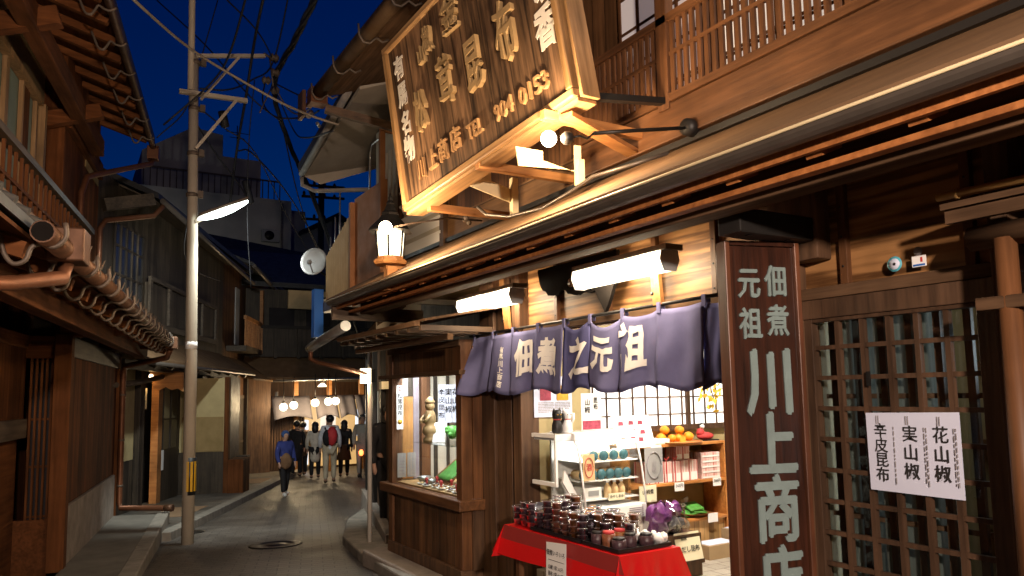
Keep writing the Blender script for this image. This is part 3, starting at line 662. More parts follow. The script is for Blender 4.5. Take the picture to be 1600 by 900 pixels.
M['signfz'] = wood('sign_frame_stile', (.18, .11, .05), (.40, .26, .14), 'z', rough=.42)
rot_child('board', 'signpl', sbox(B(), .05, SWd-.05, .05, SH-.05, -.03, 0), sg)
for (a0, a1, b0, b1, m) in ((0, SWd, 0, .055, 'signfx'), (0, SWd, SH-.055, SH, 'signfx'), (0, .055, .055, SH-.055, 'signfz'), (SWd-.055, SWd, .055, SH-.055, 'signfz')):
    rot_child('frame_rail', m, sbox(B(), a0, a1, b0, b1, -.10, .035), sg).modifiers.new('edge', 'BEVEL').width = .008
rot_child('side_board', 'signfz', sbox(B(), SWd+.004, SWd+.03, 0, SH, -.16, -.02), sg)
rot_child('bottom_board', 'signfx', sbox(B(), .0, SWd, -.025, -.004, -.15, .0), sg)
def sgt(mat, items, name, depth, off, rough):
    for tx, a, bb, size, sx in items: b = B(); b.text(tx, size, SP(a, bb, .001), A_, B_, depth, off, sx=sx, rough=rough); b.build(name, mat, sg)
sgt('whitepaint', [('有', .19, 1.14, .20, .78), ('馬', .185, .91, .21, .7), ('名', .185, .67, .20, .72), ('物', .18, .45, .22, .7), ('の', 1.905, .78, .24, .62), ('香', 1.905, .52, .29, .72), ('味', 1.905, 1.10, .28, .7)], 'white_character', .004, .030, .06)
sgt('gold', [('松', .445, .64, .33, .5), ('茸', .815, .70, .40, .5), ('昆', 1.17, .64, .40, .5), ('布', 1.55, .67, .46, .48), ('金', .98, 1.14, .33, .66), ('山', .56, 1.05, .16, .7), ('椒', .665, 1.12, .22, .55), ('の', 1.33, 1.14, .2, .7)], 'carved_character', .035, .012, .075)
sgt('carved', [('川', .335, .225, .17, .62), ('上', .50, .235, .17, .72), ('商', .65, .245, .175, .75), ('店', .82, .26, .18, .75), ('TEL', 1.06, .235, .15, .75), ('904', 1.40, .225, .16, .85), ('0153', 1.72, .215, .16, .95)], 'raised_character', .022, .012, .0)
for (y, z, nm) in ((5.25, 3.0, 0), (4.45, 3.12, 0), (3.62, 3.2, 0)):
    b = B(); b.bar((2.40, y, z), (3.26, y+.05, z+.02), .055, .06); b.build('strut', 'strut', sg, bevel=.004)
b = B(); b.bar((2.52, 3.50, 3.30), (3.20, 3.42, 3.36), .05, .04); b.build('support_arm', 'iron', sg)
b = B(); b.bar((2.5, 3.52, 3.18), (3.22, 3.75, 3.12), .10, .03); b.build('strut', 'strut', sg)
for (Y, x0, zt, x1, zb) in ((4.78, 2.50, 3.19, 2.915, 2.885), (3.86, 2.36, 3.07, 2.86, 2.88)):
    b = B()
    b.prism([(x0, Y, zt), (x0+.02, Y, zt-.12), (x1-.05, Y, zb+.10), (x1-.05, Y, zb), (x1, Y, zb), (x1, Y, zt-.02+.10*(Y < 4)), (x1-.05, Y, zt-.02+.10*(Y < 4)), (x1-.05, Y, zt-.1), (x0+.2, Y, zt-.06), (x0+.2, Y, zt)], (0, .012, 0))
    b.box((x1-.05, Y-.035, zb), (x1, Y-.001, zt-.02))
    b.build('gusset_bracket', 'cream', sg)
# flood bulb on an arm from the upper wall
fl = thing('flood_bulb', 'glaring reflector bulb on a black arm below the signboard', 'lamp', (3.2, 3.22, 3.10))
bp = Vector((2.31, 3.42, 2.975))
b = B(); b.tube([(3.19, 3.20, 3.12), (2.80, 3.28, 3.06), (2.56, 3.33, 3.02)], .012, 8); b.tube([(2.56, 3.33, 3.02), (2.52, 3.34, 2.985), (2.48, 3.355, 3.0), (2.43, 3.37, 2.985)], .007, 6); b.build('arm', 'iron', fl)
b = B(); b.lathe((3.20, 3.20, 3.12), [(.001, -.05), (.05, -.05), (.055, .02), (.001, .02)], 16, 'x'); b.build('wall_mount', 'black', fl)
b = B(); b.ball((2.41, 3.38, 2.982), .04, 12); b.build('socket', 'black', fl)
b = B(); b.ball(tuple(bp), .046, 14); b.build('bulb', 'bulb', fl)
lamp('POINT', fl, tuple(bp), 34, WARM, .06)
# conduit and clamps on the wall beside it
cdt = B(); cdt.tube([(2.70, 5.0, 2.98), (2.72, 4.9, 2.90), (2.80, 4.7, 2.85), (2.84, 4.3, 2.83), (2.82, 3.9, 2.86), (2.83, 3.7, 2.90), (2.95, 3.5, 2.93), (3.15, 3.35, 3.0)], .013, 8)
single(cdt, 'cable_conduit', 'gutter', 'bent grey conduit running along the eave below the signboard', 'pipe', (2.8, 4.2, 2.84))

# ------------------------------------------------------------------ lantern on the eave corner
ln = thing('eave_lantern', 'old iron roofed lantern glowing on a post above the eave corner', 'lantern', (2.42, 6.1, 2.52))
lx, ly = 2.42, 6.1
b = B(); b.box((lx-.045, ly-.045, 2.45), (lx+.045, ly+.045, 2.66)); b.bar((lx-.05, ly, 2.655), (3.24, ly, 2.655), .05, .035); b.build('bracket_post', 'strut', ln)
b = B(); b.lathe((lx, ly, 2.675), [(.14, 0), (.155, .02), (.135, .045), (.118, .05), (.118, .07), (.001, .07)], 8, smooth=False); b.build('base', 'strut', ln)
b = B(); b.lathe((lx, ly, 2.745), [(.112, 0), (.132, .225)], 6, smooth=False); b.build('glass', 'lantern', ln)
b = B()
for k in range(6):
    a = 2*pi*k/6; b.tube([(lx+.114*cos(a), ly+.114*sin(a), 2.745), (lx+.134*cos(a), ly+.134*sin(a), 2.97)], .010, 5)
b.build('frame', 'iron', ln)
b = B(); b.lathe((lx, ly, 2.965), [(.135, 0), (.205, .005), (.19, .03), (.11, .11), (.08, .15), (.085, .17), (.06, .19), (.035, .25), (.04, .26), (.018, .29), (.022, .31), (.001, .36)], 6, smooth=False); b.build('roof', 'iron', ln)
lamp('POINT', ln, (lx, ly, 2.85), 5, WARM, .06)
f2_ = thing('flood_bulb', 'glaring round bulb on a thin arm in front of the old iron lantern', 'lamp', (3.2, 5.85, 3.1))
b = B(); b.ball((2.04, 5.24, 2.80), .05, 14); b.build('bulb', 'bulb', f2_)
b = B(); b.ball((2.09, 5.31, 2.815), .04, 10); b.build('socket', 'black', f2_)
b = B(); b.tube([(3.2, 5.85, 3.10), (2.75, 5.62, 3.03), (2.3, 5.42, 2.89), (2.10, 5.32, 2.82)], .009, 6); b.ball((2.97, 5.73, 3.07), .035, 8); b.ball((2.99, 5.70, 3.03), .025, 8); b.build('arm', 'hook', f2_)
lamp('POINT', f2_, (2.04, 5.24, 2.80), 28, WARM, .06)

# ------------------------------------------------------------------ two box lamps over the curtain
for k, (y0, y1, yb, lab) in enumerate(((5.12, 6.06, 5.5, 'smaller looking boxy tube lamp above the far end of the curtain'), (3.34, 4.25, 3.6, 'boxy tube lamp above the curtain nearest the upright sign'))):
    t = thing('tube_lamp', lab, 'lamp', (3.15, (y0+y1)/2, 2.4))
    ym = (y0+y1)/2
    b = B(); b.prism([(3.04, y0, 2.33), (3.07, y0, 2.265), (3.15, y0, 2.265), (3.18, y0, 2.33), (3.17, y0, 2.385), (3.05, y0, 2.385)], (0, y1-y0, 0)); b.build('diffuser', 'tubelamp', t)
    b = B(); b.box((3.06, y0-.03, 2.387), (3.2, y1+.03, 2.425)); b.build('housing', 'gutter', t, bevel=.005)
    for ye in (y0-.012, y1): b = B(); b.prism([(3.035, ye, 2.33), (3.066, ye, 2.26), (3.154, ye, 2.26), (3.185, ye, 2.33), (3.174, ye, 2.386), (3.046, ye, 2.386)], (0, .012, 0)); b.build('end_cap', 'dish', t)
    b = B(); b.bar((3.22, yb, 2.40), (3.25, yb, 2.09), .075, .03, (1, 0, 0)); b.build('bracket', 'strut', t)
    b = B(); b.lathe((3.20, yb, 2.16), [(.001, -.004), (.014, -.004), (.014, 0), (.001, 0)], 10, 'x'); b.build('bolt', 'iron', t)
    for q in (.25, .75): lamp('POINT', t, (3.11, y0+(y1-y0)*q, 2.32), 7, TUBE, .06)

# ------------------------------------------------------------------ indigo shop curtain
rod = B(); rod.tube([(3.25, 6.2, 2.075), (3.25, 2.75, 2.095)], .012, 8)
single(rod, 'curtain_rod', 'black', 'thin dark rod carrying the indigo shop curtain', 'rod', (3.25, 4.5, 2.08))
nr = thing('shop_curtain', 'indigo split curtain with white brush characters hanging over the shop opening', 'curtain', (3.25, 4.5, 2.06))
ED = [6.10, 5.755, 5.403, 5.016, 4.651, 4.322, 3.956, 3.594, 3.20, 2.98]
def zr(y): return 2.07+(6.2-y)*.0055
def panel_fn(k):
    y0, y1 = ED[k], ED[k+1]; ph = k*1.7; am = (.018, .022, .017, .021, .028, .023, .020, .018, .016)[k]; tl = (.05, .0, .02, .0, .06, .03, -.01, .02, .04)[k]
    sag = (.0, .005, .006, .005, .055, .07, .03, .012, .02)[k]
    def f(u, v):   # u across 0..1, v down 0..1
        x = 3.238+am*sin(u*5.3+ph)*(.3+v)+.004*sin(u*13+v*3+ph)+.006*sin(u*7+v*9+ph*2)*v+tl*v*(u-.3)-.030*v
        x -= .16*v*max(0., 1-u)**1.5*(k == 0)+.05*v*(k == 1)*(1-u)
        y = y0+(y1-y0)*(u*1.03-.015)+.008*v*sin(ph*3)
        z = zr(y)-.022-sag*(4*u*(1-u))*(1-v)-v*(.505+.022*sin(ph*2+u*5))
        return (x, y, z)
    return f
CH = {2: ('佃', .30, .5, .47), 3: ('煮', .30, .42, .5), 4: ('之', .33, .6, .52), 5: ('元', .29, .42, .46), 6: ('祖', .33, .3, .47)}
for k in range(9):
    f = panel_fn(k); b = B(); b.grid(f, 16, 14)
    pn = b.build('panel', 'navy_shade' if k in (4, 8) else 'navy', nr, solid=.003)
    y0 = ED[k]; b = B()
    z0 = zr(y0); b.box((3.226, y0-.028, z0-.05), (3.234, y0+.004, z0+.016)); b.box((3.266, y0-.028, z0-.03), (3.272, y0+.004, z0+.016)); b.box((3.226, y0-.028, z0+.016), (3.272, y0+.004, z0+.02)); b.build('hanging_loop', 'navy', nr)
    if k in CH:
        ch, size, uc, vc = CH[k]; wd = ED[k]-ED[k+1]
        def fn(x, y, z, f=f, uc=uc, vc=vc, wd=wd):
            p = Vector(f(min(1.02, max(-.02, uc+x/wd)), vc-y/.505)); return (p.x-.0075, p.y, p.z)
        b = B(); b.text(ch, size, (0, 0, 0), (0, -1, 0), (0, 0, 1), 0, .038, sx=.78, rough=.03, fn=fn, fine=.03); b.build('lettering', 'noren_ink', pn)
    if k == 1:
        wd = ED[k]-ED[k+1]
        def fn(x, y, z, f=f, wd=wd):
            p = Vector(f(.62+x/wd, .28-y/.505)); return (p.x-.0075, p.y, p.z)
        b = B(); b.text('有馬川上商店', .058, (0, 0, 0), (0, -1, 0), (0, 0, 1), 0, .03, vert=True, gap=1.0, fn=fn); b.build('lettering', 'noren_ink', pn)

# ------------------------------------------------------------------ upright shop sign
ps = thing('upright_sign', 'tall lacquered upright sign with grey green brush characters beside the lattice door', 'sign', (2.99, 2.57, .0))
wv = Vector((.958, -.286, 0)); nv = Vector((-.286, -.958, 0)); p0 = Vector((2.835, 2.62, 0))
def pv(a, z, n=0): return tuple(p0+wv*a+nv*n+Vector((0, 0, z)))
PWd = .365
def pbox(bb, a0, a1, z0, z1, n0, n1): return bb.prism([pv(a0, z0, n0), pv(a1, z0, n0), pv(a1, z1, n0), pv(a0, z1, n0)], nv*(n1-n0))
pbox(B(), .0, PWd, -.05, 2.262, -.05, -.0).build('board', 'pillar', ps)
for (a0, a1, z0, z1) in ((-.03, -.001, -.05, 2.285), (PWd+.001, PWd+.03, -.05, 2.285)): pbox(B(), a0, a1, z0, z1, -.065, .022).build('rim', 'pillarrim', ps, bevel=.005)
pbox(B(), .0, PWd, 2.264, 2.285, -.06, .022).build('rim', 'pillar', ps)
b = B(); b.box((2.82, 2.47, 2.285), (2.84, 2.49, 2.31)); b.box((3.10, 2.47, 2.285), (3.12, 2.49, 2.31)); b.build('hanger', 'iron', ps)
b = B()
for tx, a, z, s, sx in (('佃', .26, 2.075, .165, .78), ('煮', .26, 1.875, .165, .78), ('元', .105, 2.065, .165, .78), ('祖', .105, 1.86, .165, .78), ('川', .20, 1.56, .36, .78), ('上', .195, 1.25, .33, .85), ('商', .205, .935, .34, .76), ('店', .21, .60, .34, .72)):
    e_ = .0095 if tx in '川上商店' else .004
    for q, (dx, dz) in enumerate(((0, 0), (e_, .3*e_), (-e_, -.3*e_), (.4*e_, e_), (-.4*e_, -e_))):
        b.text(tx, s, pv(a+dx, z+dz, .001+.0007*q), wv, (0, 0, 1), .008, .0, sx=sx, rough=.0 if tx == '商' else .022)
b.build('lettering', 'greenpaint', ps)

# ------------------------------------------------------------------ notice on the door, stickers, bamboo
po = thing('door_notice', 'white notice with three brush written names fixed on the lattice door', 'notice', (3.33, 2.03, 1.06))
b = B(); b.prism([(3.326, 2.25, 1.06), (3.330, 1.815, 1.055), (3.322, 1.81, 1.43), (3.320, 2.25, 1.422)], (.0025, 0, 0)); b.build('sheet', 'paperl', po)
for y, tx, g, zt in ((2.178, '辛皮昆布', .068, 1.335), (2.035, '実山椒', .086, 1.325), (1.895, '花山椒', .086, 1.325)):
    b = B(); b.text(tx, .072 if len(tx) == 4 else .078, (3.3185, y, zt), (0, -1, 0), (0, 0, 1), .0006, .008, vert=True, gap=.94 if len(tx) == 4 else 1.08, sx=.95); b.build('lettering', 'ink', po)
b = B()
rnd = random.Random(3)
for y in (2.112, 1.968, 1.958, 1.836, 1.827):
    z = 1.36
    while z > 1.12:
        L_ = rnd.uniform(.008, .03); b.box((3.3165, y-.0022, z-L_), (3.3175, y+.0022, z)); z -= L_+.007
for y in (2.19, 2.045, 1.90):
    for j in range(2): b.box((3.3165, y-.005+.010*j-.0022, 1.37), (3.3175, y-.005+.010*j+.0022, 1.41))
b.build('fine_print', 'inkg', po)
st = thing('round_sticker', 'round blue rimmed sticker on the door head', 'sticker', (3.32, 2.13, 2.1))
st.location = (3.319, 2.05, 2.115); ORG[st.name] = (3.319, 2.05, 2.115)
b = B(); b.lathe((3.315, 2.05, 2.115), [(.001, 0), (.036, 0), (.036, .003)], 24, 'x'); b.build('disc', 'teal2' if 'teal2' in M else 'blue', st)
b = B(); b.lathe((3.3135, 2.05, 2.115), [(.001, 0), (.026, 0), (.026, .001)], 24, 'x'); b.build('face', 'paperl', st)
b = B(); b.lathe((3.3125, 2.05, 2.115), [(.003, 0), (.007, 0)], 16, 'x'); b.build('mark', 'inkg', st)
for (z0, z1, lab, m) in ((2.085, 2.135, 'white square licence sticker beside the round sticker', 'paper'), (2.14, 2.172, 'small dark oval sticker above the square one', 'inkg')):
    t = thing('square_sticker' if z0 < 2.1 else 'oval_sticker', lab, 'sticker', (3.315, 1.93, z0))
    if z0 < 2.1:
        b = B(); b.box((3.314, 1.90, z0), (3.318, 1.965, z1)); b.build('face', m, t)
        b = B(); b.box((3.3125, 1.905, z0+.003), (3.3135, 1.96, z0+.012)); b.build('stripe', 'blue', t)
        b = B(); b.text('JTB', .02, (3.3125, 1.94, z0+.03), (0, -1, 0), (0, 0, 1), .0005, .0) if False else b.box((3.3125, 1.915, z0+.02), (3.3135, 1.925, z0+.042)); b.build('mark', 'inkr', t)
    else:
        b = B(); b.lathe((3.314, 1.935, z0+.016), [(.001, 0), (.02, 0), (.02, .003)], 16, 'x'); b.build('face', m, t)
b = B(); b.tube([(3.08, 1.70, 2.32), (3.09, 1.2, 2.315), (3.10, .7, 2.31)], .017, 10); b.tube([(3.085, 1.63, 2.32), (3.085, 1.615, 2.32)], .021, 10)
single(b, 'bamboo_pole', 'bamboo', 'pale bamboo pole held under the eave near the door', 'pole', (3.08, 1.2, 2.3))
b = B(); b.box((3.02, .6, 2.25), (3.34, 1.66, 2.275)); b.bar((3.03, .6, 2.215), (3.03, 1.64, 2.215), .03, .05); hood = thing('window_hood', 'small dark timber hood under the bamboo pole', 'hood', (3.2, 1.2, 2.2)); b.build('board', 'beam', hood)
b = B(); b.tube([(3.12, 1.60, 2.13), (3.12, .6, 2.13)], .05, 12); b.build('log_rail', 'beam', hood)
b = B(); b.box((3.2, 1.50, 2.0), (3.34, 1.56, 2.25)); b.build('bracket', 'beamx', hood)
gt = thing('log_gate_post', 'round dark log post with a cross rail standing near the lattice door', 'post', (3.1, 1.49, -.13))
b = B(); b.tube([(3.1, 1.47, -.14), (3.1, 1.465, 2.11)], [.045, .04], 12); b.build('post', 'brown_z', gt)
b = B(); b.box((3.06, .6, 1.835), (3.14, 1.575, 1.885)); b.build('rail', 'beam', gt, bevel=.005)
b = B(); b.box((3.13, 1.25, -.13), (3.16, 1.38, 2.08)); b.build('side_board', 'strut', gt)

# ------------------------------------------------------------------ table with red cloth
tb = thing('folding_table', 'table legs under the red plastic cloth', 'table', (3.02, 4.15, -.12))
b = B(); b.box((2.80, 3.53, .565), (3.22, 4.74, .59)); b.build('tabletop', 'brown_y', tb)
for x in (2.83, 3.19):
    for y in (3.58, 4.68): b = B(); b.box((x-.02, y-.02, -.13), (x+.02, y+.02, .565)); b.build('leg', 'brown_z', tb)
cl2 = thing('red_tablecloth', 'glossy red plastic tablecloth with a darker band along its upper edge', 'tablecloth', (3.0, 4.15, .6))
TZ = .60
def cloth_pts():
    # outline walked round the table top: far-front corner -> near-front corner -> near-back corner
    return [(2.78, 4.80), (2.765, 3.49), (3.24, 3.485)]
b = B()
b.grid(lambda u, v: (2.775+.47*v, 4.80-1.315*u, TZ+.002*sin(u*19)*sin(v*7)), 14, 6)
b.build('top', 'red', cl2)
def hang(p, q, outn, drop, amp, nf, ph, flare=.03):
    p, q, outn = Vector((*p, TZ)), Vector((*q, TZ)), Vector((*outn, 0))
    def f(u, v):
        e = (u**3)*flare+((1-u)**3)*flare
        d = drop*(1+.03*sin(u*9+ph))
        w = outn*(amp*v*(sin(u*nf+ph)+.5*sin(u*nf*2.3+ph*2))+v*.03)
        return tuple(p.lerp(q, u)+w-Vector((0, 0, d*v))+(p-q).normalized()*(((1-u)**4)-(u**4))*flare*v*3)
    return f
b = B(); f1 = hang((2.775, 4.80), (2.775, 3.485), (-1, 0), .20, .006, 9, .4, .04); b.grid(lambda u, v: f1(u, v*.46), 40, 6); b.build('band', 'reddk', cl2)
b = B(); b.grid(lambda u, v: f1(u, .46+.54*v), 40, 6); b.build('front_drop', 'red', cl2)
b = B(); f2 = hang((2.775, 3.485), (3.245, 3.485), (0, -1), .36, .018, 15, 1.1, .05); b.grid(f2, 40, 14); b.build('end_drop', 'red', cl2)
b = B(); f3 = hang((2.775, 4.80), (3.245, 4.80), (0, 1), .22, .012, 12, .2, .03); b.grid(f3, 20, 8); b.build('end_drop', 'red', cl2)
ts = thing('price_sheet', 'white price sheet in black brush writing hung on the red tablecloth', 'sign', (2.75, 4.0, .4))
ty0, ty1 = 4.20, 3.97
b = B(); b.prism([(2.745, ty0, .575), (2.742, ty1, .595), (2.728, ty1-.0, .22), (2.730, ty0-.005, .22)], (.002, 0, 0)); b.build('sheet', 'paper', ts)
b = B(); uz = Vector((.042, 0, 1)).normalized()
b.text('佃煮いろいろ', .038, (2.7385, (ty0+ty1)/2, .515), (0, -1, 0), uz, .0006, .005, sx=.92)
b.text('山椒 1袋 365円', .030, (2.7365, (ty0+ty1)/2, .425), (0, -1, 0), uz, .0006, .012, sx=.88)
b.text('昆布 1袋 400円', .030, (2.7345, (ty0+ty1)/2, .385), (0, -1, 0), uz, .0006, .012, sx=.88)
b.box((2.7375, ty1+.02, .470), (2.7385, ty0-.03, .473)); b.build('lettering', 'ink', ts)
# trays and tubs
for k in range(4):
    b = B(); z = .603+.033*k
    b.box((2.86, 4.50, z), (3.20, 4.79, z+.006)); 
    for (a, c) in (((2.86, 4.50), (3.20, 4.508)), ((2.86, 4.782), (3.20, 4.79)), ((2.86, 4.508), (2.868, 4.782)), ((3.192, 4.508), (3.20, 4.782))): b.box((*a, z+.006), (*c, z+.03))
    single(b, 'plastic_tray', 'traygrey', ('lowest', 'second lowest', 'second highest', 'top')[k]+' grey tray in the stack at the far end of the red table', 'tray', (3.0, 4.65, z), group='grey trays stacked on the red table')
for (x0, x1, y0, y1, lab) in ((2.80, 3.20, 3.90, 4.48, 'long black tray under the stacked tubs on the red table'), (2.80, 3.21, 3.52, 3.88, 'short black tray with jars at the near end of the red table')):
    b = B(); b.box((x0, y0, .605), (x1, y1, .612))
    for (a, c) in (((x0, y0), (x1, y0+.008)), ((x0, y1-.008), (x1, y1)), ((x0, y0+.008), (x0+.008, y1-.008)), ((x1-.008, y0+.008), (x1, y1-.008))): b.box((*a, .612), (*c, .628))
    single(b, 'black_tray', 'tray', lab, 'tray', (x0+.2, (y0+y1)/2, .605))
tubs = {}
FOODN = {'darkfood': 'dark', 'amberfood': 'amber', 'brownfood': 'brown'}
for m in FOODN:
    t = thing('preserves_tub', 'clear lidded tub of %s preserves in the stacks on the red table' % FOODN[m], 'tub', (0, 0, 0), group='tubs of %s preserves' % FOODN[m])
    b = B(); b.lathe((0, 0, 0), [(.030, 0), (.036, .030), (.036, .0305), (.001, .031)], 14); b.build('contents', m, t)
    b = B(); b.lathe((0, 0, 0), [(.033, .001), (.039, .034), (.044, .035), (.044, .041), (.036, .0415), (.001, .040)], 14); b.build('lid', 'lid', t)
    tubs[m] = (t, [0])
def tub(x, y, z, m):
    t, n = tubs[m]; o = t if n[0] == 0 else copy_tree(t); n[0] += 1
    o.location = (x, y, z); o.rotation_euler.z = rnd.uniform(0, 6)
rows = [(2.845, [(4.71, 3), (4.62, 4), (4.53, 4), (4.42, 3), (4.32, 5), (4.225, 5), (4.12, 4), (4.02, 4), (3.93, 4)]),
        (2.935, [(4.45, 3), (4.36, 5), (4.27, 5), (4.17, 3), (4.07, 4), (3.98, 4), (3.885, 4), (3.80, 3)]),
        (3.03, [(4.47, 5), (4.38, 4), (4.28, 4), (4.18, 3), (4.085, 4), (3.99, 4), (3.89, 4), (3.795, 4), (3.70, 3)]),
        (3.12, [(4.47, 5), (4.37, 5), (4.26, 3), (4.16, 4), (4.06, 3), (3.96, 4), (3.86, 3), (3.76, 4)])]
cc = 0
for x, r in rows:
    for y, n in r:
        cc += 1; m = ('darkfood', 'darkfood', 'brownfood', 'darkfood', 'amberfood', 'darkfood', 'darkfood', 'brownfood')[(cc*5+int(x*100)) % 8]
        if y < 3.95 and x > 2.9: m = ('brownfood', 'amberfood', 'darkfood')[cc % 3]
        for k in range(n): tub(x+rnd.uniform(-.006, .006), y+rnd.uniform(-.006, .006), .613+.0415*k, m)
def jar(name, x, y, h, r, mb, mc, lab, grp):
    t = thing(name, lab, 'jar', (x, y, .613), group=grp)
    b = B(); b.lathe((x, y, .613), [(r*.9, 0), (r, .005), (r, h*.8), (r*.8, h*.84), (.001, h*.84)], 14); b.build('body', mb, t)
    b = B(); b.lathe((x, y, .613+h*.84), [(r*.85, 0), (r*.85, h*.16), (.001, h*.16)], 14); b.build('cap', mc, t)
for k, (x, y, h, r, mb, mc) in enumerate(((2.86, 3.80, .075, .04, 'darkfood', 'black'), (2.87, 3.70, .09, .042, 'brownfood', 'inkr'), (2.86, 3.59, .07, .045, 'darkfood', 'black'), (2.97, 3.62, .08, .04, 'darkfood', 'black'), (2.97, 3.72, .09, .04, 'amberfood', 'inkr'), (3.08, 3.60, .07, .045, 'darkfood', 'tray'))):
    jar('preserves_jar', x, y, h, r, mb, mc, ('capped jar of dark preserves on the near black tray', 'red capped jar of brown preserves on the near black tray')[mc == 'inkr'], ('dark capped jars on the near tray', 'red capped jars on the near tray')[mc == 'inkr'])
for k, (x, y) in enumerate(((3.15, 3.66), (3.16, 3.575), (3.10, 3.68))):
    b = B(); b.ball((x, y, .645), .034, 16, (1.2, 1, .9)); b.ball((x+.02, y-.02, .66), .022, 12); b.crumple(0, .018, 45, k*3.); single(b, 'wrapped_sweet', 'paper', 'white wrapped bundle on the near tray end', 'bundle', (x, y, .613), group='white wrapped bundles')

# ------------------------------------------------------------------ refrigerated counter case
fr = thing('chilled_display', 'white countertop chilled case with curved glass front and filled shelves', 'chilled case', (3.75, 4.95, -.1))
X0, X1, FY, BY = 3.44, 4.04, 4.72, 5.18
b = B(); b.box((X0, FY-.02, .54), (X1, BY, .655)); b.build('base', 'white', fr, bevel=.01)
b = B()
for k in range(5): b.box((3.86, FY-.024, .56+.015*k), (4.0, FY-.02, .567+.015*k))
b.build('grille', 'inkg', fr)
b = B(); b.box((X0, BY-.02, .66), (X1, BY, 1.20)); b.build('back', 'white', fr)
b = B(); b.box((X0-.01, FY+.10, 1.16), (X1+.01, BY, 1.225)); b.build('top', 'white', fr, bevel=.012)
def cside(x): return [(x, FY-.01, .655), (x, BY, .655), (x, BY, 1.16), (x, FY+.12, 1.16), (x, FY+.08, 1.12), (x, FY+.045, 1.0), (x, FY+.015, .82)]
for x in (X0, X1-.006):
    b = B(); b.prism(cside(x), (.006, 0, 0)); b.build('side_glass', 'cglass', fr)
b = B()
pr = [(FY-.012, .655), (FY+.013, .82), (FY+.043, 1.0), (FY+.078, 1.12), (FY+.118, 1.16)]
b.add([(x, y, z) for y, z in pr for x in (X0, X1)], [(2*i, 2*i+1, 2*i+3, 2*i+2) for i in range(4)], True); b.build('front_glass', 'cglass', fr)
for x in (X0, X1):
    b = B(); b.tube([(x, y-.003, z) for y, z in pr], .008, 6); b.build('trim', 'white', fr)
b = B(); b.prism([(X0-.16, FY+.05, .86), (X0-.005, FY+.02, .60), (X0-.005, FY+.02, .68), (X0-.14, FY+.05, .95)], (0, .02, 0)); b.build('curved_foot', 'white', fr)
b = B(); b.box((X0-.168, FY+.13, .85), (X0-.162, BY-.01, 1.19)); b.build('side_panel', 'cglass', fr)
b = B(); b.box((X0-.15, FY+.14, 1.17), (X0, BY, 1.215)); b.box((X0-.175, FY+.12, .82), (X0-.155, FY+.14, 1.22)); b.box((X0-.175, FY+.14, 1.19), (X0-.155, BY, 1.22)); b.box((X0-.175, FY+.14, .82), (X0-.155, BY, .85)); b.build('side_frame', 'white', fr)
for z in (.70, .845, .99):
    b = B(); b.box((X0+.02, FY+.05, z), (X1-.02, BY-.03, z+.008)); b.build('shelf', 'white', fr)
b = B(); b.box((X0+.02, FY+.03, 1.135), (X1-.02, FY+.05, 1.16)); b.build('light_strip', 'tubelamp', fr)
lamp('AREA', fr, (3.74, 4.95, 1.14), 1.3, (1, .97, .92), .5, (0, 0, 0), .2)
b = B(); b.box((3.42, 4.72, -.1), (4.10, 5.18, .535)); single(b, 'counter', 'plasterw', 'plain counter under the chilled case', 'counter', (3.7, 4.95, -.1))
n = 0
for z, xs in ((.999, (3.60, 3.70, 3.80, 3.90)), (.854, (3.50, 3.585, 3.67, 3.755, 3.84, 3.925))):
    for x in xs:
        t = thing('teal_lidded_cup', 'cream cup with a round teal lid lying on %s shelf of the chilled case' % ('the upper' if z > .9 else 'the middle'), 'cup', (x, 4.83, z), group='teal lidded cups on %s chilled shelf' % ('the upper' if z > .9 else 'the middle'))
        b = B(); b.lathe((x, 4.80, z+.04), [(.036, 0), (.038, .13), (.001, .13)], 14, 'y'); b.build('cup', 'beige', t)
        b = B(); b.lathe((x, 4.80, z+.04), [(.001, -.004), (.041, -.004), (.041, .012)], 14, 'y'); b.build('lid', 'teal', t)
for k, x in enumerate((3.74, 3.81, 3.88)):
    t = thing('beige_bottle', 'beige stubby bottle on the lowest shelf of the chilled case', 'bottle', (x, 4.82, .708), group='beige bottles on the lowest chilled shelf')
    b = B(); b.lathe((x, 4.82, .708), [(.03, 0), (.032, .06), (.026, .09), (.012, .10), (.012, .115), (.001, .115)], 12); b.build('body', 'beige', t)
    b = B(); b.lathe((x, 4.82, .823), [(.014, 0), (.014, .012), (.001, .012)], 10); b.build('cap', 'white', t)
c = thing('shelf_label', 'small cream label in front of the beige bottles', 'label', (3.78, 4.75, .70)); b = B(); b.box((3.70, 4.755, .69), (3.86, 4.759, .745)); b.build('card', 'papery', c)
b = B(); b.text('冷やしあめ', .028, (3.78, 4.752, .718), (1, 0, 0), (0, 0, 1), .0005, .01); b.build('lettering', 'ink', c)
c = thing('white_carton', 'white carton on the lowest shelf of the chilled case', 'carton', (3.56, 4.85, .708)); b = B(); b.box((3.48, 4.79, .708), (3.66, 4.95, .80)); b.build('box', 'white', c, bevel=.004)
b = B(); b.box((3.53, 4.786, .735), (3.63, 4.789, .775)); b.build('print', 'dish', c)
def poster(nm, lab, x0, x1, z0, z1, y, m, lines, tilt=0., cat='notice'):
    t = thing(nm, lab, cat, ((x0+x1)/2, y, z0)); b = B(); b.prism([(x0, y-tilt*0, z0), (x1, y, z0), (x1, y+tilt, z1), (x0, y+tilt, z1)], (0, .003, 0)); b.build('sheet', m, t)
    for (tx, u, v, s, mm, vert) in lines:
        b = B(); xx = x0+(x1-x0)*u; zz = z0+(z1-z0)*v; up = Vector((0, tilt, z1-z0)).normalized()
        b.text(tx, s, (xx, y+tilt*v-.003, zz), (1, 0, 0), up, .0005, .012, vert=vert, sx=.95); b.build('lettering', mm, t)
    return t
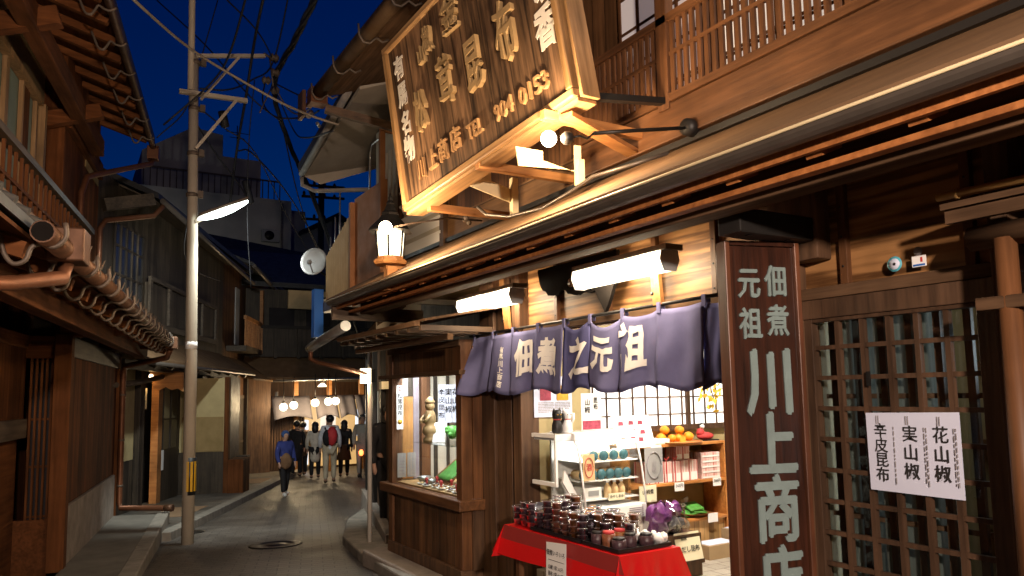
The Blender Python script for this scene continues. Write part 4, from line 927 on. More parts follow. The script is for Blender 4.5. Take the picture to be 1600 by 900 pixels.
t = poster('side_label', 'tan paper with an oval emblem stuck inside the chilled case end', 3.45, 3.56, .86, 1.06, 4.74, 'beige', [('酒', .5, .5, .06, 'inkr', False)])
b = B(); b.tube([(3.505+.04*cos(a), 4.737, .96+.075*sin(a)) for a in [2*pi*k/20 for k in range(21)]], .003, 5); b.build('oval_mark', 'inkr', t)
t = poster('hanging_leaflet', 'grey leaflet with an oval emblem on the right end of the chilled case', 4.05, 4.24, .80, 1.08, 4.72, 'dish', [('山椒', .5, .55, .05, 'inkg', True)])
b = B(); b.tube([(4.145+.075*cos(a), 4.716, .94+.105*sin(a)) for a in [2*pi*k/24 for k in range(25)]], .003, 5); b.build('oval_mark', 'inkg', t)
t = poster('tilted_poster', 'white poster with food pictures leaning on top of the chilled case', 3.84, 4.24, 1.08, 1.34, 4.80, 'paper', [], .08)
rnd = random.Random(5)
for k in range(9):
    b = B(); x, z = 3.92+.1*(k % 3)+rnd.uniform(-.02, .02), 1.27-.06*(k//3)+rnd.uniform(-.01, .01); yy = 4.80+.08*(z-1.08)/.26; b.prism([(x-.03, yy-.004, z-.018), (x+.03, yy-.004, z-.02), (x+.024, yy+.001, z+.018), (x-.02, yy+.001, z+.02)], (0, -.001, 0)); b.build('food_picture', 'inkm', t)
t = poster('white_pop_card', 'tall white card with black writing and a red foot on the chilled case', 3.60, 3.80, 1.23, 1.53, 4.95, 'paper', [('山椒', .3, .75, .06, 'ink', True), ('昆布', .72, .8, .05, 'ink', True)])
b = B(); b.box((3.61, 4.945, 1.24), (3.79, 4.948, 1.31)); b.build('picture', 'inkm', t)
poster('price_tag', 'blank white tag on the top edge of the chilled case', 3.54, 3.68, 1.13, 1.20, 4.78, 'paper', [])
t = poster('wall_poster', 'white poster with a crimson and a yellow picture on the ochre wall', 3.40, 3.79, 1.335, 1.68, 5.345, 'paperl', [])
for (x0, x1, m) in ((3.46, 3.57, 'inkm'), (3.63, 3.75, 'inky')):
    b = B(); b.box((x0, 5.341, 1.475), (x1, 5.3435, 1.60)); b.build('picture', m, t)
b = B()
for k in range(7):
    for x0 in (3.44, 3.61):
        x = x0
        while x < x0+.15: w = rnd.uniform(.01, .035); b.box((x, 5.342, 1.375+.013*k), (min(x+w, x0+.16), 5.3435, 1.381+.013*k)); x += w+.005
b.build('fine_print', 'inkg', t)
for (x, m, lab) in ((3.36, 'black', 'black beckoning cat figurine on the chilled case'), (3.455, 'white', 'white beckoning cat figurine with red collar on the chilled case')):
    z0 = 1.222; y = 4.95; t = thing('cat_figurine', lab, 'figurine', (x, y, z0))
    b = B(); b.lathe((x, y, z0), [(.036, 0), (.044, .015), (.042, .06), (.034, .09), (.028, .105), (.036, .12), (.040, .145), (.034, .172), (.018, .183), (.001, .185)], 16)
    for s in (-1, 1): b.lathe((x+s*.026, y, z0+.165), [(.016, 0), (.010, .018), (.001, .036)], 8)
    b.tube([(x+.03, y-.015, z0+.07), (x+.042, y-.03, z0+.11), (x+.04, y-.032, z0+.155)], [.013, .012, .014], 8); b.build('body', m, t)
    b = B(); b.lathe((x, y, z0+.103), [(.030, 0), (.033, .006), (.030, .012)], 14); b.build('collar', 'inkr', t)
    b = B()
    for s in (-1, 1): b.ball((x+s*.014, y-.036, z0+.145), .0055, 6)
    b.build('eyes', 'inky' if m == 'black' else 'ink', t)

# ------------------------------------------------------------------ goods shelf
gs = thing('goods_shelf', 'orange wood shelf unit against the paper window with goods and price cards', 'shelf', (4.8, 5.15, -.1))
for z in (1.05, .715, .385):
    b = B(); b.box((4.10, 5.0, z), (5.24, 5.30, z+.025)); b.build('shelf_board', 'shelfwood', gs, bevel=.003)
for x in (4.10, 5.24): b = B(); b.box((x, 5.0, -.1), (x+.025, 5.30, 1.075)); b.build('side_board', 'shelfwood', gs)
b = B(); b.box((4.13, 5.285, -.1), (5.24, 5.305, 1.05)); b.build('back_board', 'plasterd', gs)
b = B(); b.box((4.13, 5.03, -.05), (5.24, 5.05, .385)); b.build('base_panel', 'palewood', gs)
for k, (x, z, w, h, tx, m) in enumerate(((4.41, 1.00, .12, .075, '', 'paper'), (4.66, .665, .11, .075, '365円', 'paper'), (5.12, .675, .10, .075, '500円', 'paper'), (4.30, .60, .19, .14, '山椒煮', 'papery'), (5.05, .36, .12, .08, '', 'paper'))):
    t = poster('price_card', ('blank white card on the top shelf edge above the upright gift boxes', 'white price card under the upright gift boxes', 'white price card under the stacked flat gift boxes', 'larger cream price card hung below the middle shelf', 'white slip laid against the green packets')[k], x-w/2, x+w/2, z, z+h, 4.985, m, [(tx, .5, .6, .035 if h < .1 else .045, 'ink', False)] if tx else [], cat='price card')
def gift(x0, x1, z0, z1, y0, y1, lab, grp, ribbon=False, lid=False):
    t = thing('gift_box', lab, 'box', ((x0+x1)/2, (y0+y1)/2, z0), group=grp)
    b = B(); b.box((x0, y0, z0), (x1, y1, z1)); b.build('wrap', 'giftred', t)
    b = B(); b.box((x0+.01, y0-.003, z0+.004), (x1-.01, y0-.0005, z0+(z1-z0)*.42)); b.build('label', 'giftb', t)
    if ribbon:
        xm = x0+(x1-x0)*.25; b = B(); b.box((xm-.006, y0-.005, z0), (xm+.006, y0-.0035, z1)); b.tube([(xm, y0, z1), (xm-.02, y0, z1+.035), (xm+.005, y0, z1+.012), (xm+.03, y0, z1+.04)], .004, 5); b.build('ribbon', 'inkr', t)
xs = (4.335, 4.435, 4.535, 4.635, 4.735, 4.835)
for k, x in enumerate(xs): gift(x, x+.094, .741, .92, 5.03, 5.2, 'upright patterned gift box with red ribbon in the row on the middle shelf', 'upright gift boxes', k < 4)
for k in range(2): gift(4.70+.085*k, 4.78+.085*k, .925, 1.04, 5.06, 5.2, ('narrow gift box balanced on the upright row', 'narrow gift box beside its twin on top of the upright row')[k], 'narrow gift boxes on top')
for k in range(5): gift(4.98+.004*(k % 2), 5.21, .741+.047*k, .786+.047*k, 5.03, 5.27, 'flat patterned gift box in the stack at the shelf end, '+('bottom one', 'second from bottom', 'middle one', 'second from top', 'top one')[k], 'flat gift boxes stacked on the middle shelf')
for k, (x, y, z, r) in enumerate(((4.60, 5.13, 1.12, .046), (4.70, 5.10, 1.115, .040), (4.79, 5.11, 1.112, .037), (4.93, 5.13, 1.12, .048), (4.67, 5.16, 1.185, .045), (4.85, 5.16, 1.18, .045), (4.86, 5.18, 1.12, .04))):
    t = thing('orange_fruit', ('orange at the near end of the bottom row on the shelf top', 'orange in the front of the pile beside the yellow slip', 'small orange in the middle of the bottom row', 'big orange at the far end of the bottom row', 'orange topping the near half of the pile', 'orange topping the far half of the pile', 'orange half hidden at the back of the pile')[k], 'orange', (x, y, z-r), group='oranges piled on the shelf top')
    b = B(); b.ball((x, y, z), r, 14, (1, 1, .88)); b.build('fruit', 'orange', t); b = B(); b.ball((x+.005, y-.005, z+r*.86), .006, 6); b.build('stem_end', 'leaf', t)
b = B(); b.lathe((4.76, 5.13, 1.076), [(.24, 0), (.25, .012), (.22, .008), (.001, .006)], 20); single(b, 'fruit_plate', 'shelfwood', 'flat lacquered plate under the pile of oranges', 'plate', (4.76, 5.13, 1.076))
c = B(); c.box((4.735, 5.03, 1.08), (4.80, 5.035, 1.13)); single(c, 'yellow_slip', 'inky', 'yellow slip leaning against the oranges', 'card', (4.77, 5.03, 1.08))
b = B(); b.box((4.36, 5.02, 1.076), (4.60, 5.2, 1.12)); single(b, 'white_carton', 'white', 'flat white carton beside the oranges on the shelf top', 'carton', (4.48, 5.1, 1.076), bevel=.004)
dl = thing('red_doll', 'small red robed doll with black hair lying on a dark cushion on the shelf top', 'doll', (5.12, 5.12, 1.076))
b = B(); b.ball((5.13, 5.12, 1.115), .05, 12, (2., 1, .75)); b.ball((5.07, 5.12, 1.15), .04, 10, (1, .9, 1)); b.build('robe', 'inkr', dl)
b = B(); b.ball((5.085, 5.11, 1.205), .024, 10); b.build('head', 'white', dl)
b = B(); b.ball((5.088, 5.118, 1.213), .025, 10); b.build('hair', 'hair', dl)
b = B(); b.box((5.01, 5.05, 1.076), (5.235, 5.19, 1.085)); b.build('cushion', 'tray', dl)
for k, (x, z, a) in enumerate(((4.88, .43, .3), (4.97, .44, -.2), (4.93, .47, .1))):
    b = B(); b.grid(lambda u, v: (x-.08+.16*u, 5.05+.12*v, z+.015*sin(u*3.1)*sin(v*3.1)+.05*v+a*.1*(u-.5)), 8, 6)
    single(b, 'green_packet', 'green', ('crinkled green packet at the near side of the basket', 'crinkled green packet at the far side of the basket', 'crinkled green packet lying on the other two')[k], 'packet', (x, 5.1, z), group='green packets in the basket', solid=.012)
b = B(); b.lathe((4.93, 5.13, .411), [(.11, 0), (.16, .03), (.165, .034), (.11, .01), (.001, .008)], 18); single(b, 'low_basket', 'amberfood', 'low basket under the green packets on the bottom shelf', 'basket', (4.93, 5.13, .411))
fv = thing('autumn_branch', 'spray of yellow leaves hanging in front of the paper window', 'leaf spray', (5.15, 5.05, 1.5))
b = B(); b.tube([(5.10, 5.1, 1.85), (5.14, 5.05, 1.6), (5.18, 5.02, 1.4)], .005, 5); b.build('twig', 'post', fv)
b = B()
for k in range(46):
    c0 = Vector((5.12+rnd.uniform(-.1, .12), 5.05+rnd.uniform(-.05, .05), 1.55+rnd.uniform(-.22, .2))); d = Vector((rnd.uniform(-1, 1), rnd.uniform(-.4, .4), rnd.uniform(-1, 1))).normalized()*.035; e = d.cross(Vector((0, 1, .2))).normalized()*.02
    b.add([c0-d, c0+e, c0+d, c0-e], [(0, 1, 2, 3)])
b.build('leaves', 'yellow', fv)
bg_ = thing('clear_goods_bag', 'clear plastic bag with purple packs standing on a dark stand', 'bag', (4.05, 4.5, .42))
b = B(); b.grid(lambda u, v: (3.87+.38*u+.02*sin(v*9), 4.48+.10*sin(u*3.1)*(-1)*sin(v*3)+.02*sin(u*17+v*6), .43+.26*v+.02*sin(u*14)), 18, 12); b.grid(lambda u, v: (3.87+.38*u, 4.56+.02*sin(u*13), .43+.24*v+.02*sin(u*11)), 18, 12); b.build('film', 'bagclear', bg_)
b = B(); b.ball((4.0, 4.52, .55), .10, 20, (1.1, .6, 1.2)); b.crumple(0, .05, 22, 1.); b.build('pack', 'purple', bg_)
b = B(); b.ball((4.13, 4.52, .51), .09, 20, (1, .6, 1)); b.crumple(0, .05, 24, 4.); b.build('pack', 'traygrey', bg_)
b = B(); b.ball((4.14, 4.53, .60), .07, 18, (1.3, .6, .9)); b.crumple(0, .045, 26, 8.); b.build('pack', 'purple', bg_)
b = B(); b.box((3.84, 4.44, -.1), (4.36, 4.62, .425)); single(b, 'low_stand', 'post', 'low dark stand under the clear bag', 'stand', (4.1, 4.5, -.1))
t = poster('standing_card', 'cream card with writing standing at the near side of the low stand', 4.08, 4.34, .235, .44, 4.40, 'papery', [('佃煮', .35, .8, .035, 'ink', False), ('だし昆布', .55, .4, .05, 'ink', False)], .05, cat='card')
b = B(); b.box((4.07, 4.41, .20), (4.36, 4.44, .235)); b.build('foot', 'post', t)
for k, (x0, x1, y0, y1, z1, lab) in enumerate(((4.76, 5.12, 4.76, 4.97, .215, 'open cardboard carton on the tiled floor below the shelf'), (5.14, 5.50, 4.80, 4.98, .30, 'second taller cardboard carton on the floor at the shelf end'))):
    t = thing('cardboard_carton', lab, 'carton', ((x0+x1)/2, (y0+y1)/2, .10)); b = B(); b.box((x0, y0, .10), (x1, y1, z1)); b.build('box', 'card', t)
    b = B(); b.box((x0+.02, y0+.02, z1+.001), (x1-.02, y1-.02, z1+.006)); b.build('lining', 'paperl', t)
def smooth(pts, n=6):
    P_ = [Vector(p) for p in pts]; P_ = [P_[0]*2-P_[1]]+P_+[P_[-1]*2-P_[-2]]; out = []
    for i in range(1, len(P_)-2):
        a, b_, c, d = P_[i-1:i+3]
        for k in range(n):
            t = k/n; out.append(.5*((2*b_)+(c-a)*t+(2*a-5*b_+4*c-d)*t*t+(3*b_-a-3*c+d)*t**3))
    return out+[P_[-2]]
# ------------------------------------------------------------------ near house on the left (local frame: x = out from its wall, y = along the street, z up)
lh = thing('near_timber_house', 'two storey red brown timber house with copper gutters and an upper balcony rail', 'house', (0, 9.6, -.2), 'left')
def Lp(name, mat, b, p=None, **k): return b.build(name, mat, p or lh, **k)
Lp('bay_wall', 'redwoodz', B().box((-.05, 9.7, .42), (0, 13.35, 2.02)))
Lp('bay_base', 'stonep', B().box((-.03, 9.7, -.3), (.02, 13.35, .40)), bevel=.006)
Lp('bay_header', 'greywoody', B().box((-.03, 9.7, 2.02), (.03, 13.4, 2.24)), bevel=.006)
Lp('corner_post', 'redwood', B().box((-.13, 9.54, -.25), (.035, 9.70, 2.26)), bevel=.008)
Lp('end_post', 'redwood', B().box((-.05, 13.36, -.25), (.04, 13.5, 2.26)), bevel=.006)
# end wall of the bay with slatted window
Lp('end_wall_base', 'redwoody', B().box((-.62, 9.60, -.3), (-.13, 9.66, .30)))
w = Lp('slatted_window', 'darkpane', B().box((-.36, 9.66, .30), (-.13, 9.68, 2.0)))
b = B()
for k in range(5): x = -.345+.048*k; b.box((x-.010, 9.60, .30), (x+.010, 9.63, 2.0))
for z in (.33, .85, 1.35, 1.97): b.box((-.36, 9.632, z-.012), (-.13, 9.65, z+.012))
Lp('slats', 'redwood', b, w)
Lp('end_wall_header', 'redwoodx' , B().box((-.62, 9.58, 2.0), (-.13, 9.66, 2.24)))
Lp('wall', 'redwoodz', B().box((-.50, 2, 1.36), (-.40, 9.60, 2.1)))
Lp('ledge', 'greywoody', B().box((-.5, 2, 1.16), (-.36, 9.58, 1.36)), bevel=.006)
Lp('lower_wall', 'redwoody', B().box((-.50, 2, -.3), (-.45, 9.60, 1.16)))
Lp('wall_beam', 'redwoody', B().box((-.5, 2, 2.1), (-.38, 9.58, 2.24)))
Lp('backing_wall', 'redwoodz', B().box((-.80, 2, -.4), (-.64, 13.5, 2.95)))
Lp('inner_wall', 'redwoodz', B().box((-.75, 13.44, -.3), (-.05, 13.5, 2.3)))
# lower eave
for k in range(18):
    y = 3.3+.58*k; Lp('rafter', 'redwoodx', B().bar((-.5, y, 2.62), (.70, y, 2.27), .07, .08))
Lp('soffit', 'redwoody', B().prism([(-.5, 3, 2.68), (.72, 3, 2.325), (.72, 3, 2.345), (-.5, 3, 2.70)], (0, 10.4, 0)))
Lp('eave_beam', 'redwoody', B().bar((.36, 3, 2.25), (.36, 13.3, 2.25), .13, .17), bevel=.008)
Lp('bracket_beam', 'redwoodx', B().bar((-.1, 9.65, 2.33), (.7, 9.65, 2.36), .14, .2), bevel=.008)
Lp('bracket_beam', 'redwoodx', B().bar((-.1, 12.3, 2.33), (.7, 12.3, 2.36), .12, .18), bevel=.008)
roof = Lp('lower_roof', 'tile', B().prism([(-.45, 3, 2.78), (.74, 3, 2.36), (.74, 3, 2.41), (-.45, 3, 2.92)], (0, 10.3, 0)))
for k in range(44):
    y = 3.4+.23*k; Lp('ridge_tile', 'tile', B().tube([(.735, y, 2.425), (-.4, y, 2.90)], .028, 8), roof)
Lp('gutter_mouth_shade', 'deep_black', B().tube([(.80, 4.296, 2.34), (.80, 4.299, 2.34)], .047, 14))  # black disc stands in for the shade inside the open gutter end
gt_ = Lp('lower_gutter', 'copper', B().tube([(.80, 4.3, 2.34), (.80, 8.0, 2.36), (.80, 12.5, 2.38)], .054, 14))
for k in range(17):
    y = 4.42+.47*k; Lp('gutter_hook', 'hook', B().tube(smooth([(.56, y, 2.36), (.60, y, 2.33), (.62, y, 2.25), (.66, y, 2.20), (.71, y, 2.22), (.73, y, 2.28), (.77, y, 2.30), (.83, y, 2.29), (.875, y, 2.34), (.87, y, 2.41)], 3), .012, 7), gt_)
for k in range(30):
    y = 4.9+.26*k; Lp('snow_spike', 'hook', B().tube([(.70, y, 2.42), (.81, y, 2.425), (.83, y, 2.485)], [.010, .010, .004], 6), gt_)
Lp('rainwater_head', 'copper', B().box((.72, 4.75, 2.28), (.9, 4.95, 2.46)), gt_, bevel=.01)
Lp('rainwater_head', 'copper', B().box((.72, 12.46, 2.28), (.9, 12.66, 2.46)), gt_, bevel=.01)
Lp('downpipe', 'copperd', B().tube([(.80, 4.85, 2.28), (.79, 4.84, 2.2), (.6, 4.6, 2.13), (.2, 3.9, 2.02)], .04, 10))
Lp('downpipe', 'copperd', B().tube([(.80, 12.56, 2.28), (.75, 12.7, 2.16), (.10, 13.42, 2.06), (.08, 13.46, 1.98), (.08, 13.46, -.02), (.10, 13.44, -.12), (.72, 13.2, -.13), (.80, 13.17, -.13)], .042, 10))
Lp('pipe_end', 'copper', B().tube([(.74, 13.19, -.13), (.86, 13.14, -.13)], .055, 10))
for y in (5.6, 7.4, 9.2, 11.0): Lp('gutter_seam', 'hook', B().tube([(.80, y, 2.355), (.80, y+.03, 2.355)], .0575, 14), gt_)
for z in (1.6, .9, .2): Lp('pipe_clip', 'hook', B().tube([(.08, 13.46, z), (.08, 13.46, z+.03)], .047, 12))
# upper storey
Lp('upper_wall', 'plasterd', B().box((-.75, 3, 2.9), (-.62, 10.9, 5.9)))
Lp('upper_side_wall', 'redwoodz', B().box((-.72, 10.9, 2.7), (-.38, 13.55, 6.08)))
Lp('side_panel', 'plasterd', B().box((-.378, 12.3, 4.9), (-.36, 13.4, 5.6)))
Lp('side_beam', 'redwoody', B().box((-.70, 10.9, 5.0), (-.30, 13.4, 5.25)), bevel=.008)
wi = Lp('upper_window', 'greenpane', B().box((-.62, 7.2, 3.55), (-.59, 10.2, 5.05)))
b = B()
for y in (7.2, 8.18, 8.95, 9.0, 9.6, 10.22): b.box((-.585, y-.028, 3.5), (-.54, y+.028, 5.1))
b.box((-.585, 7.15, 5.05), (-.5, 10.3, 5.13)); b.box((-.585, 7.15, 3.45), (-.5, 10.3, 3.53)); Lp('window_frame', 'winframe', b, wi)
Lp('door_edge', 'redwood', B().box((-.588, 9.64, 3.53), (-.56, 9.95, 5.05)), wi)
Lp('inner_post', 'winframe', B().box((-.60, 10.42, 3.3), (-.50, 10.52, 5.1)))
Lp('plaster_panel', 'plasterd', B().box((-.615, 10.55, 3.4), (-.58, 10.86, 5.1)))
Lp('upper_beam', 'redwoody', B().bar((-.2, 3, 5.15), (-.2, 12.2, 5.15), .16, .24), bevel=.01)
for y in (8.2, 10.75): Lp('eave_bracket', 'redwoodx', B().bar((-.62, y, 5.0), (.05, y, 5.2), .14, .18), bevel=.008)
for k in range(20):
    y = 3.6+.52*k; Lp('upper_rafter', 'redwoodx', B().bar((-.6, y, 6.05), (.30, y, 5.74), .075, .085))
Lp('upper_soffit', 'redwoody', B().prism([(-.7, 3, 6.14), (.34, 3, 5.80), (.34, 3, 5.83), (-.7, 3, 6.17)], (0, 10.8, 0)))
Lp('upper_roof', 'tile', B().prism([(-3, 3, 7.0), (.38, 3, 5.86), (.38, 3, 5.94), (-3, 3, 7.1)], (0, 10.9, 0)))
ug2 = Lp('upper_gutter', 'copper', B().tube([(.37, 3, 5.74), (.37, 13.8, 5.72)], .05, 10))
for k in range(11):
    y = 4.6+.86*k; Lp('gutter_hook', 'hook', B().tube(smooth([(.06, y, 5.80), (.10, y, 5.70), (.14, y, 5.61), (.19, y, 5.60), (.23, y, 5.66), (.26, y, 5.71), (.31, y, 5.68), (.37, y, 5.67), (.43, y, 5.71)], 3), .014, 7), ug2)
Lp('rainwater_head', 'copperd', B().box((.28, 13.7, 5.52), (.46, 13.9, 5.74)), ug2, bevel=.01)
Lp('upper_downpipe', 'copperd', B().tube([(.37, 13.78, 5.52), (.35, 13.7, 5.42), (-.25, 12.2, 4.75), (-.30, 12.0, 4.66), (-.34, 11.9, 4.4), (-.34, 11.9, 3.0)], .042, 10))
# balcony rail
br = Lp('balcony_rail', 'greywoody', B().bar((0, 3.2, 3.52), (0, 10.6, 3.60), .09, .06))
b = B()
for k in range(42): y = 3.3+.175*k; b.box((-.012, y-.014, 3.0), (.012, y+.014, 3.54))
b.bar((0, 3.2, 3.26), (0, 10.6, 3.28), .03, .03); b.bar((0, 3.2, 3.02), (0, 10.6, 3.02), .05, .05); Lp('balusters', 'redwood', b, br)
Lp('balcony_floor', 'winframe', B().box((-.62, 3.2, 2.98), (.05, 8.9, 3.10)))
Lp('balcony_fascia', 'winframe', B().bar((.07, 3.2, 2.94), (.07, 8.6, 3.0), .05, .2), bevel=.006)
Lp('balcony_soffit_board', 'winframe', B().bar((.12, 3.2, 2.78), (.12, 8.3, 2.86), .12, .08), bevel=.006)

# ------------------------------------------------------------------ houses further on the left (frame mid)
mh = thing('set_back_timber_house', 'dark timber house with plaster panels and a lit doorway behind the utility pole', 'house', (-.3, 4.2, -.55), 'mid')
def Mp(name, mat, b, p=None, **k): return b.build(name, mat, p or mh, **k)
Mp('backing_wall', 'black', B().box((-.9, -.7, -1), (-.68, 8.2, 2.8)))
Mp('plaster_panel', 'plaster', B().box((-.42, .35, .45), (-.34, 1.55, 2.35)))
Mp('dado', 'greywood', B().box((-.44, .3, -.75), (-.33, 1.56, .45)))
Mp('post', 'greywood', B().box((-.42, 1.56, -.8), (-.24, 1.82, 2.3)), bevel=.006)
dl_ = Mp('door_fill_lamp', 'globe', B().ball((-.30, 2.32, 1.98), .05, 10))
lamp('POINT', dl_, (-.30, 2.32, 1.9), 2.2, (1, .62, .26), .06)  # unseen bulb added to brighten the doorway and its plaster
Mp('doorway', 'warmroom', B().box((-.62, 1.85, -.8), (-.58, 2.75, 2.1)))
Mp('door_board', 'plasterd', B().box((-.56, 2.0, 1.0), (-.5, 2.5, 1.9)))
Mp('half_curtain', 'papery', B().box((-.40, 1.9, 1.35), (-.38, 2.35, 1.75)))
Mp('post', 'strut', B().box((-.42, 2.75, -.8), (-.28, 3.0, 2.3)), bevel=.006)
Mp('boarded_wall', 'greywood', B().box((-.45, 3.0, -.9), (-.32, 4.3, 2.3)))
wd = Mp('window', 'darkpane', B().box((-.325, 3.2, .5), (-.31, 4.1, 1.75)))
Mp('muntins', 'greywood', B().box((-.31, 3.62, .5), (-.295, 3.66, 1.75)).box((-.31, 3.2, 1.1), (-.297, 4.1, 1.13)), wd)
Mp('notice', 'paper', B().box((-.30, 3.05, .1), (-.295, 3.2, .5)))
Mp('bay_wall', 'plaster', B().box((-.35, 4.45, .35), (.60, 4.55, 1.98)))
Mp('bay_panel', 'plasterd', B().box((-.30, 4.43, .36), (.58, 4.449, 1.12)))
Mp('bay_dado', 'greywood', B().box((-.35, 4.42, -.9), (.60, 4.55, .35)))
Mp('bay_post', 'redwood', B().box((.60, 4.40, -.9), (.70, 4.58, 2.0)), bevel=.006)
Mp('bay_side', 'black', B().box((.62, 4.58, -.9), (.68, 5.6, 2.0)).box((-.3, 5.58, -.9), (.68, 5.62, 2.0)))
Mp('lower_roof', 'roofmetal', B().prism([(-.5, -.6, 2.75), (.52, -.6, 2.14), (.52, -.6, 2.20), (-.5, -.6, 2.81)], (0, 8.6, 0)))
Mp('lower_gutter', 'gutter', B().tube([(.55, -.6, 2.12), (.55, 8.0, 2.14)], .035, 8))
for k in range(9): Mp('rafter', 'greywoody', B().bar((-.4, .2+.9*k, 2.55), (.45, .2+.9*k, 2.09), .08, .09))
Mp('eave_beam', 'greywoody', B().bar((.05, -.3, 2.12), (.05, 8, 2.12), .12, .16))
Mp('slanted_pole', 'greywoody', B().tube([(.2, -1.2, 1.75), (-.1, 1.2, 1.85), (-.1, 2.6, 2.0)], .05, 8))
cp = [(-.2+.14*k+.05*(k % 2), 2.1-.03*k-(.13 if k % 2 else .0)) for k in range(7)]
Mp('carved_hood', 'strut', B().prism([(-.35, 2.3, 2.15), (.3, 2.3, 2.05)]+[(.3-.11*k, 2.3, 1.72+.05*(k % 2)-.05*abs(k-3)/3) for k in range(6)], (0, .05, 0)))
Mp('upper_wall', 'greywood', B().box((-.5, -.4, 2.6), (-.35, 8.2, 5.3)))
Mp('gable_wall', 'post', B().box((-3.2, -.5, 2.4), (-.5, -.4, 6.4)))
Mp('gable_panel', 'plasterd', B().box((-.95, -.53, 4.7), (-.52, -.505, 5.5)))
pr_ = Mp('balcony_panel', 'greywood', B().box((-.34, 1.9, 3.0), (-.26, 7.0, 3.78)))
b = B()
for y in (1.9, 3.1, 4.4, 5.7, 7.0): b.box((-.26, y-.06, 2.95), (-.21, y+.06, 3.8))
b.box((-.26, 1.84, 3.8), (-.2, 7.06, 3.88)); b.box((-.26, 1.84, 2.9), (-.2, 7.06, 3.02)); Mp('rails', 'greywoody', b, pr_)
b = B(); b.box((-.345, .3, 3.2), (-.33, 1.7, 4.6)); w2 = Mp('upper_window', 'darkpane', b)
b = B()
for k in range(6): b.box((-.33, .3+.28*k-.02, 3.2), (-.31, .3+.28*k+.02, 4.6))
for z in (3.2, 3.7, 4.2, 4.6): b.box((-.33, .28, z-.02), (-.312, 1.72, z+.02))
Mp('muntins', 'greywood', b, w2)
Mp('upper_roof', 'tile', B().prism([(-2.5, .3, 6.3), (.36, .3, 5.0), (.36, .3, 5.1), (-2.5, .3, 6.42)], (0, 8.3, 0)))
Mp('upper_soffit', 'greywoody', B().prism([(-.5, .4, 5.32), (.3, .4, 4.96), (.3, .4, 4.98), (-.5, .4, 5.36)], (0, 8.1, 0)))
Mp('upper_gutter', 'gutter', B().tube([(.40, .4, 4.98), (.40, 8.5, 4.72)], .05, 8))
Mp('downpipe', 'copperd', B().tube([(.38, .5, 4.92), (.25, .42, 4.72), (-.25, -.35, 4.45), (-.30, -.42, 4.3), (-.30, -.42, 2.5)], .045, 10))
Mp('tie_beam', 'greywoody', B().bar((-.3, -.3, 4.72), (.3, .2, 4.95), .16, .2))
Mp('chest_box', 'redwoodz', B().box((.72, 4.30, -.72), (1.05, 5.0, .18)), bevel=.012)
Mp('chest_post', 'greywood', B().box((.74, 5.05, -.75), (.98, 5.35, .2)), bevel=.006)

fh = thing('far_timber_house', 'far timber house with a small wooden balcony and a dark gutter on the bend', 'house', (-.3, 11.5, -.9), 'mid')
def Fp(name, mat, b, p=None, **k): return b.build(name, mat, p or fh, **k)
Fp('wall', 'brownz', B().box((-.5, 5.62, -1.1), (-.3, 15.5, 2.4)))
for y in (5.7, 6.8, 8.0, 9.4, 10.9, 12.6): Fp('post', 'greywood', B().box((-.32, y-.09, -1.1), (-.18, y+.09, 2.4)), bevel=.006)
for (y0, y1, m) in ((5.9, 6.6, 'redwood'), (7.0, 7.8, 'greywood'), (8.25, 9.2, 'darkpane'), (9.6, 10.7, 'greywood'), (11.1, 12.4, 'redwood')):
    d = Fp('door', m, B().box((-.31, y0, -1.0), (-.26, y1, 1.6)))
    Fp('door_rail', 'greywoody', B().box((-.258, y0, .2), (-.245, y1, .26)).box((-.258, y0, 1.5), (-.245, y1, 1.6)), d)
Fp('lit_pane', 'coldglow', B().box((-.255, 5.95, .15), (-.25, 6.35, .75)))
Fp('lit_pane', 'coldglow', B().box((-.24, 12.0, .6), (-.235, 12.4, .9)))
Fp('lower_roof', 'roofmetal', B().prism([(-.5, 8.0, 2.7), (.55, 8.0, 2.0), (.55, 8.0, 2.05), (-.5, 8.0, 2.76)], (0, 6.5, 0)))
Fp('upper_wall', 'brownz', B().box((-.6, 8.2, 2.4), (-.4, 15.5, 5.6)))
bal = Fp('balcony', 'greywoody', B().box((-.4, 8.9, 2.85), (.15, 11.4, 3.0)))
b = B()
for k in range(11): b.box((.09, 8.95+.24*k-.03, 3.0), (.13, 8.95+.24*k+.03, 3.75))
b.box((.07, 8.85, 3.75), (.15, 11.45, 3.86)); Fp('balusters', 'strut', b, bal)
Fp('balcony_post', 'strut', B().box((.06, 11.3, 2.9), (.16, 11.45, 4.9)), bal)
Fp('upper_window', 'dish', B().box((-.40, 9.9, 3.1), (-.37, 10.4, 4.8)))
Fp('upper_roof', 'tile', B().prism([(-2.5, 8.4, 6.4), (.40, 8.4, 5.2), (.40, 8.4, 5.3), (-2.5, 8.4, 6.5)], (0, 6.2, 0)))
Fp('upper_gutter', 'gutter', B().tube([(.42, 8.4, 5.2), (.42, 12.0, 5.02), (.5, 14.6, 4.75)], .06, 8))
Fp('gutter_pipe', 'gutter', B().tube([(.5, 14.5, 4.7), (-.2, 12.6, 4.3), (-.3, 12.4, 4.0), (-.3, 12.4, 2.4)], .05, 8))
Fp('pale_pipe', 'whitepaint', B().tube([(.40, 12.6, 1.7), (.40, 12.6, -1.05)], .05, 8))
Fp('flue', 'steel', B().tube([(.3, 12.4, 2.55), (.45, 12.9, 2.25)], .09, 10))
Fp('shop_sign', 'panelpale', B().box((.1, 12.2, 2.9), (.2, 12.7, 4.2)))

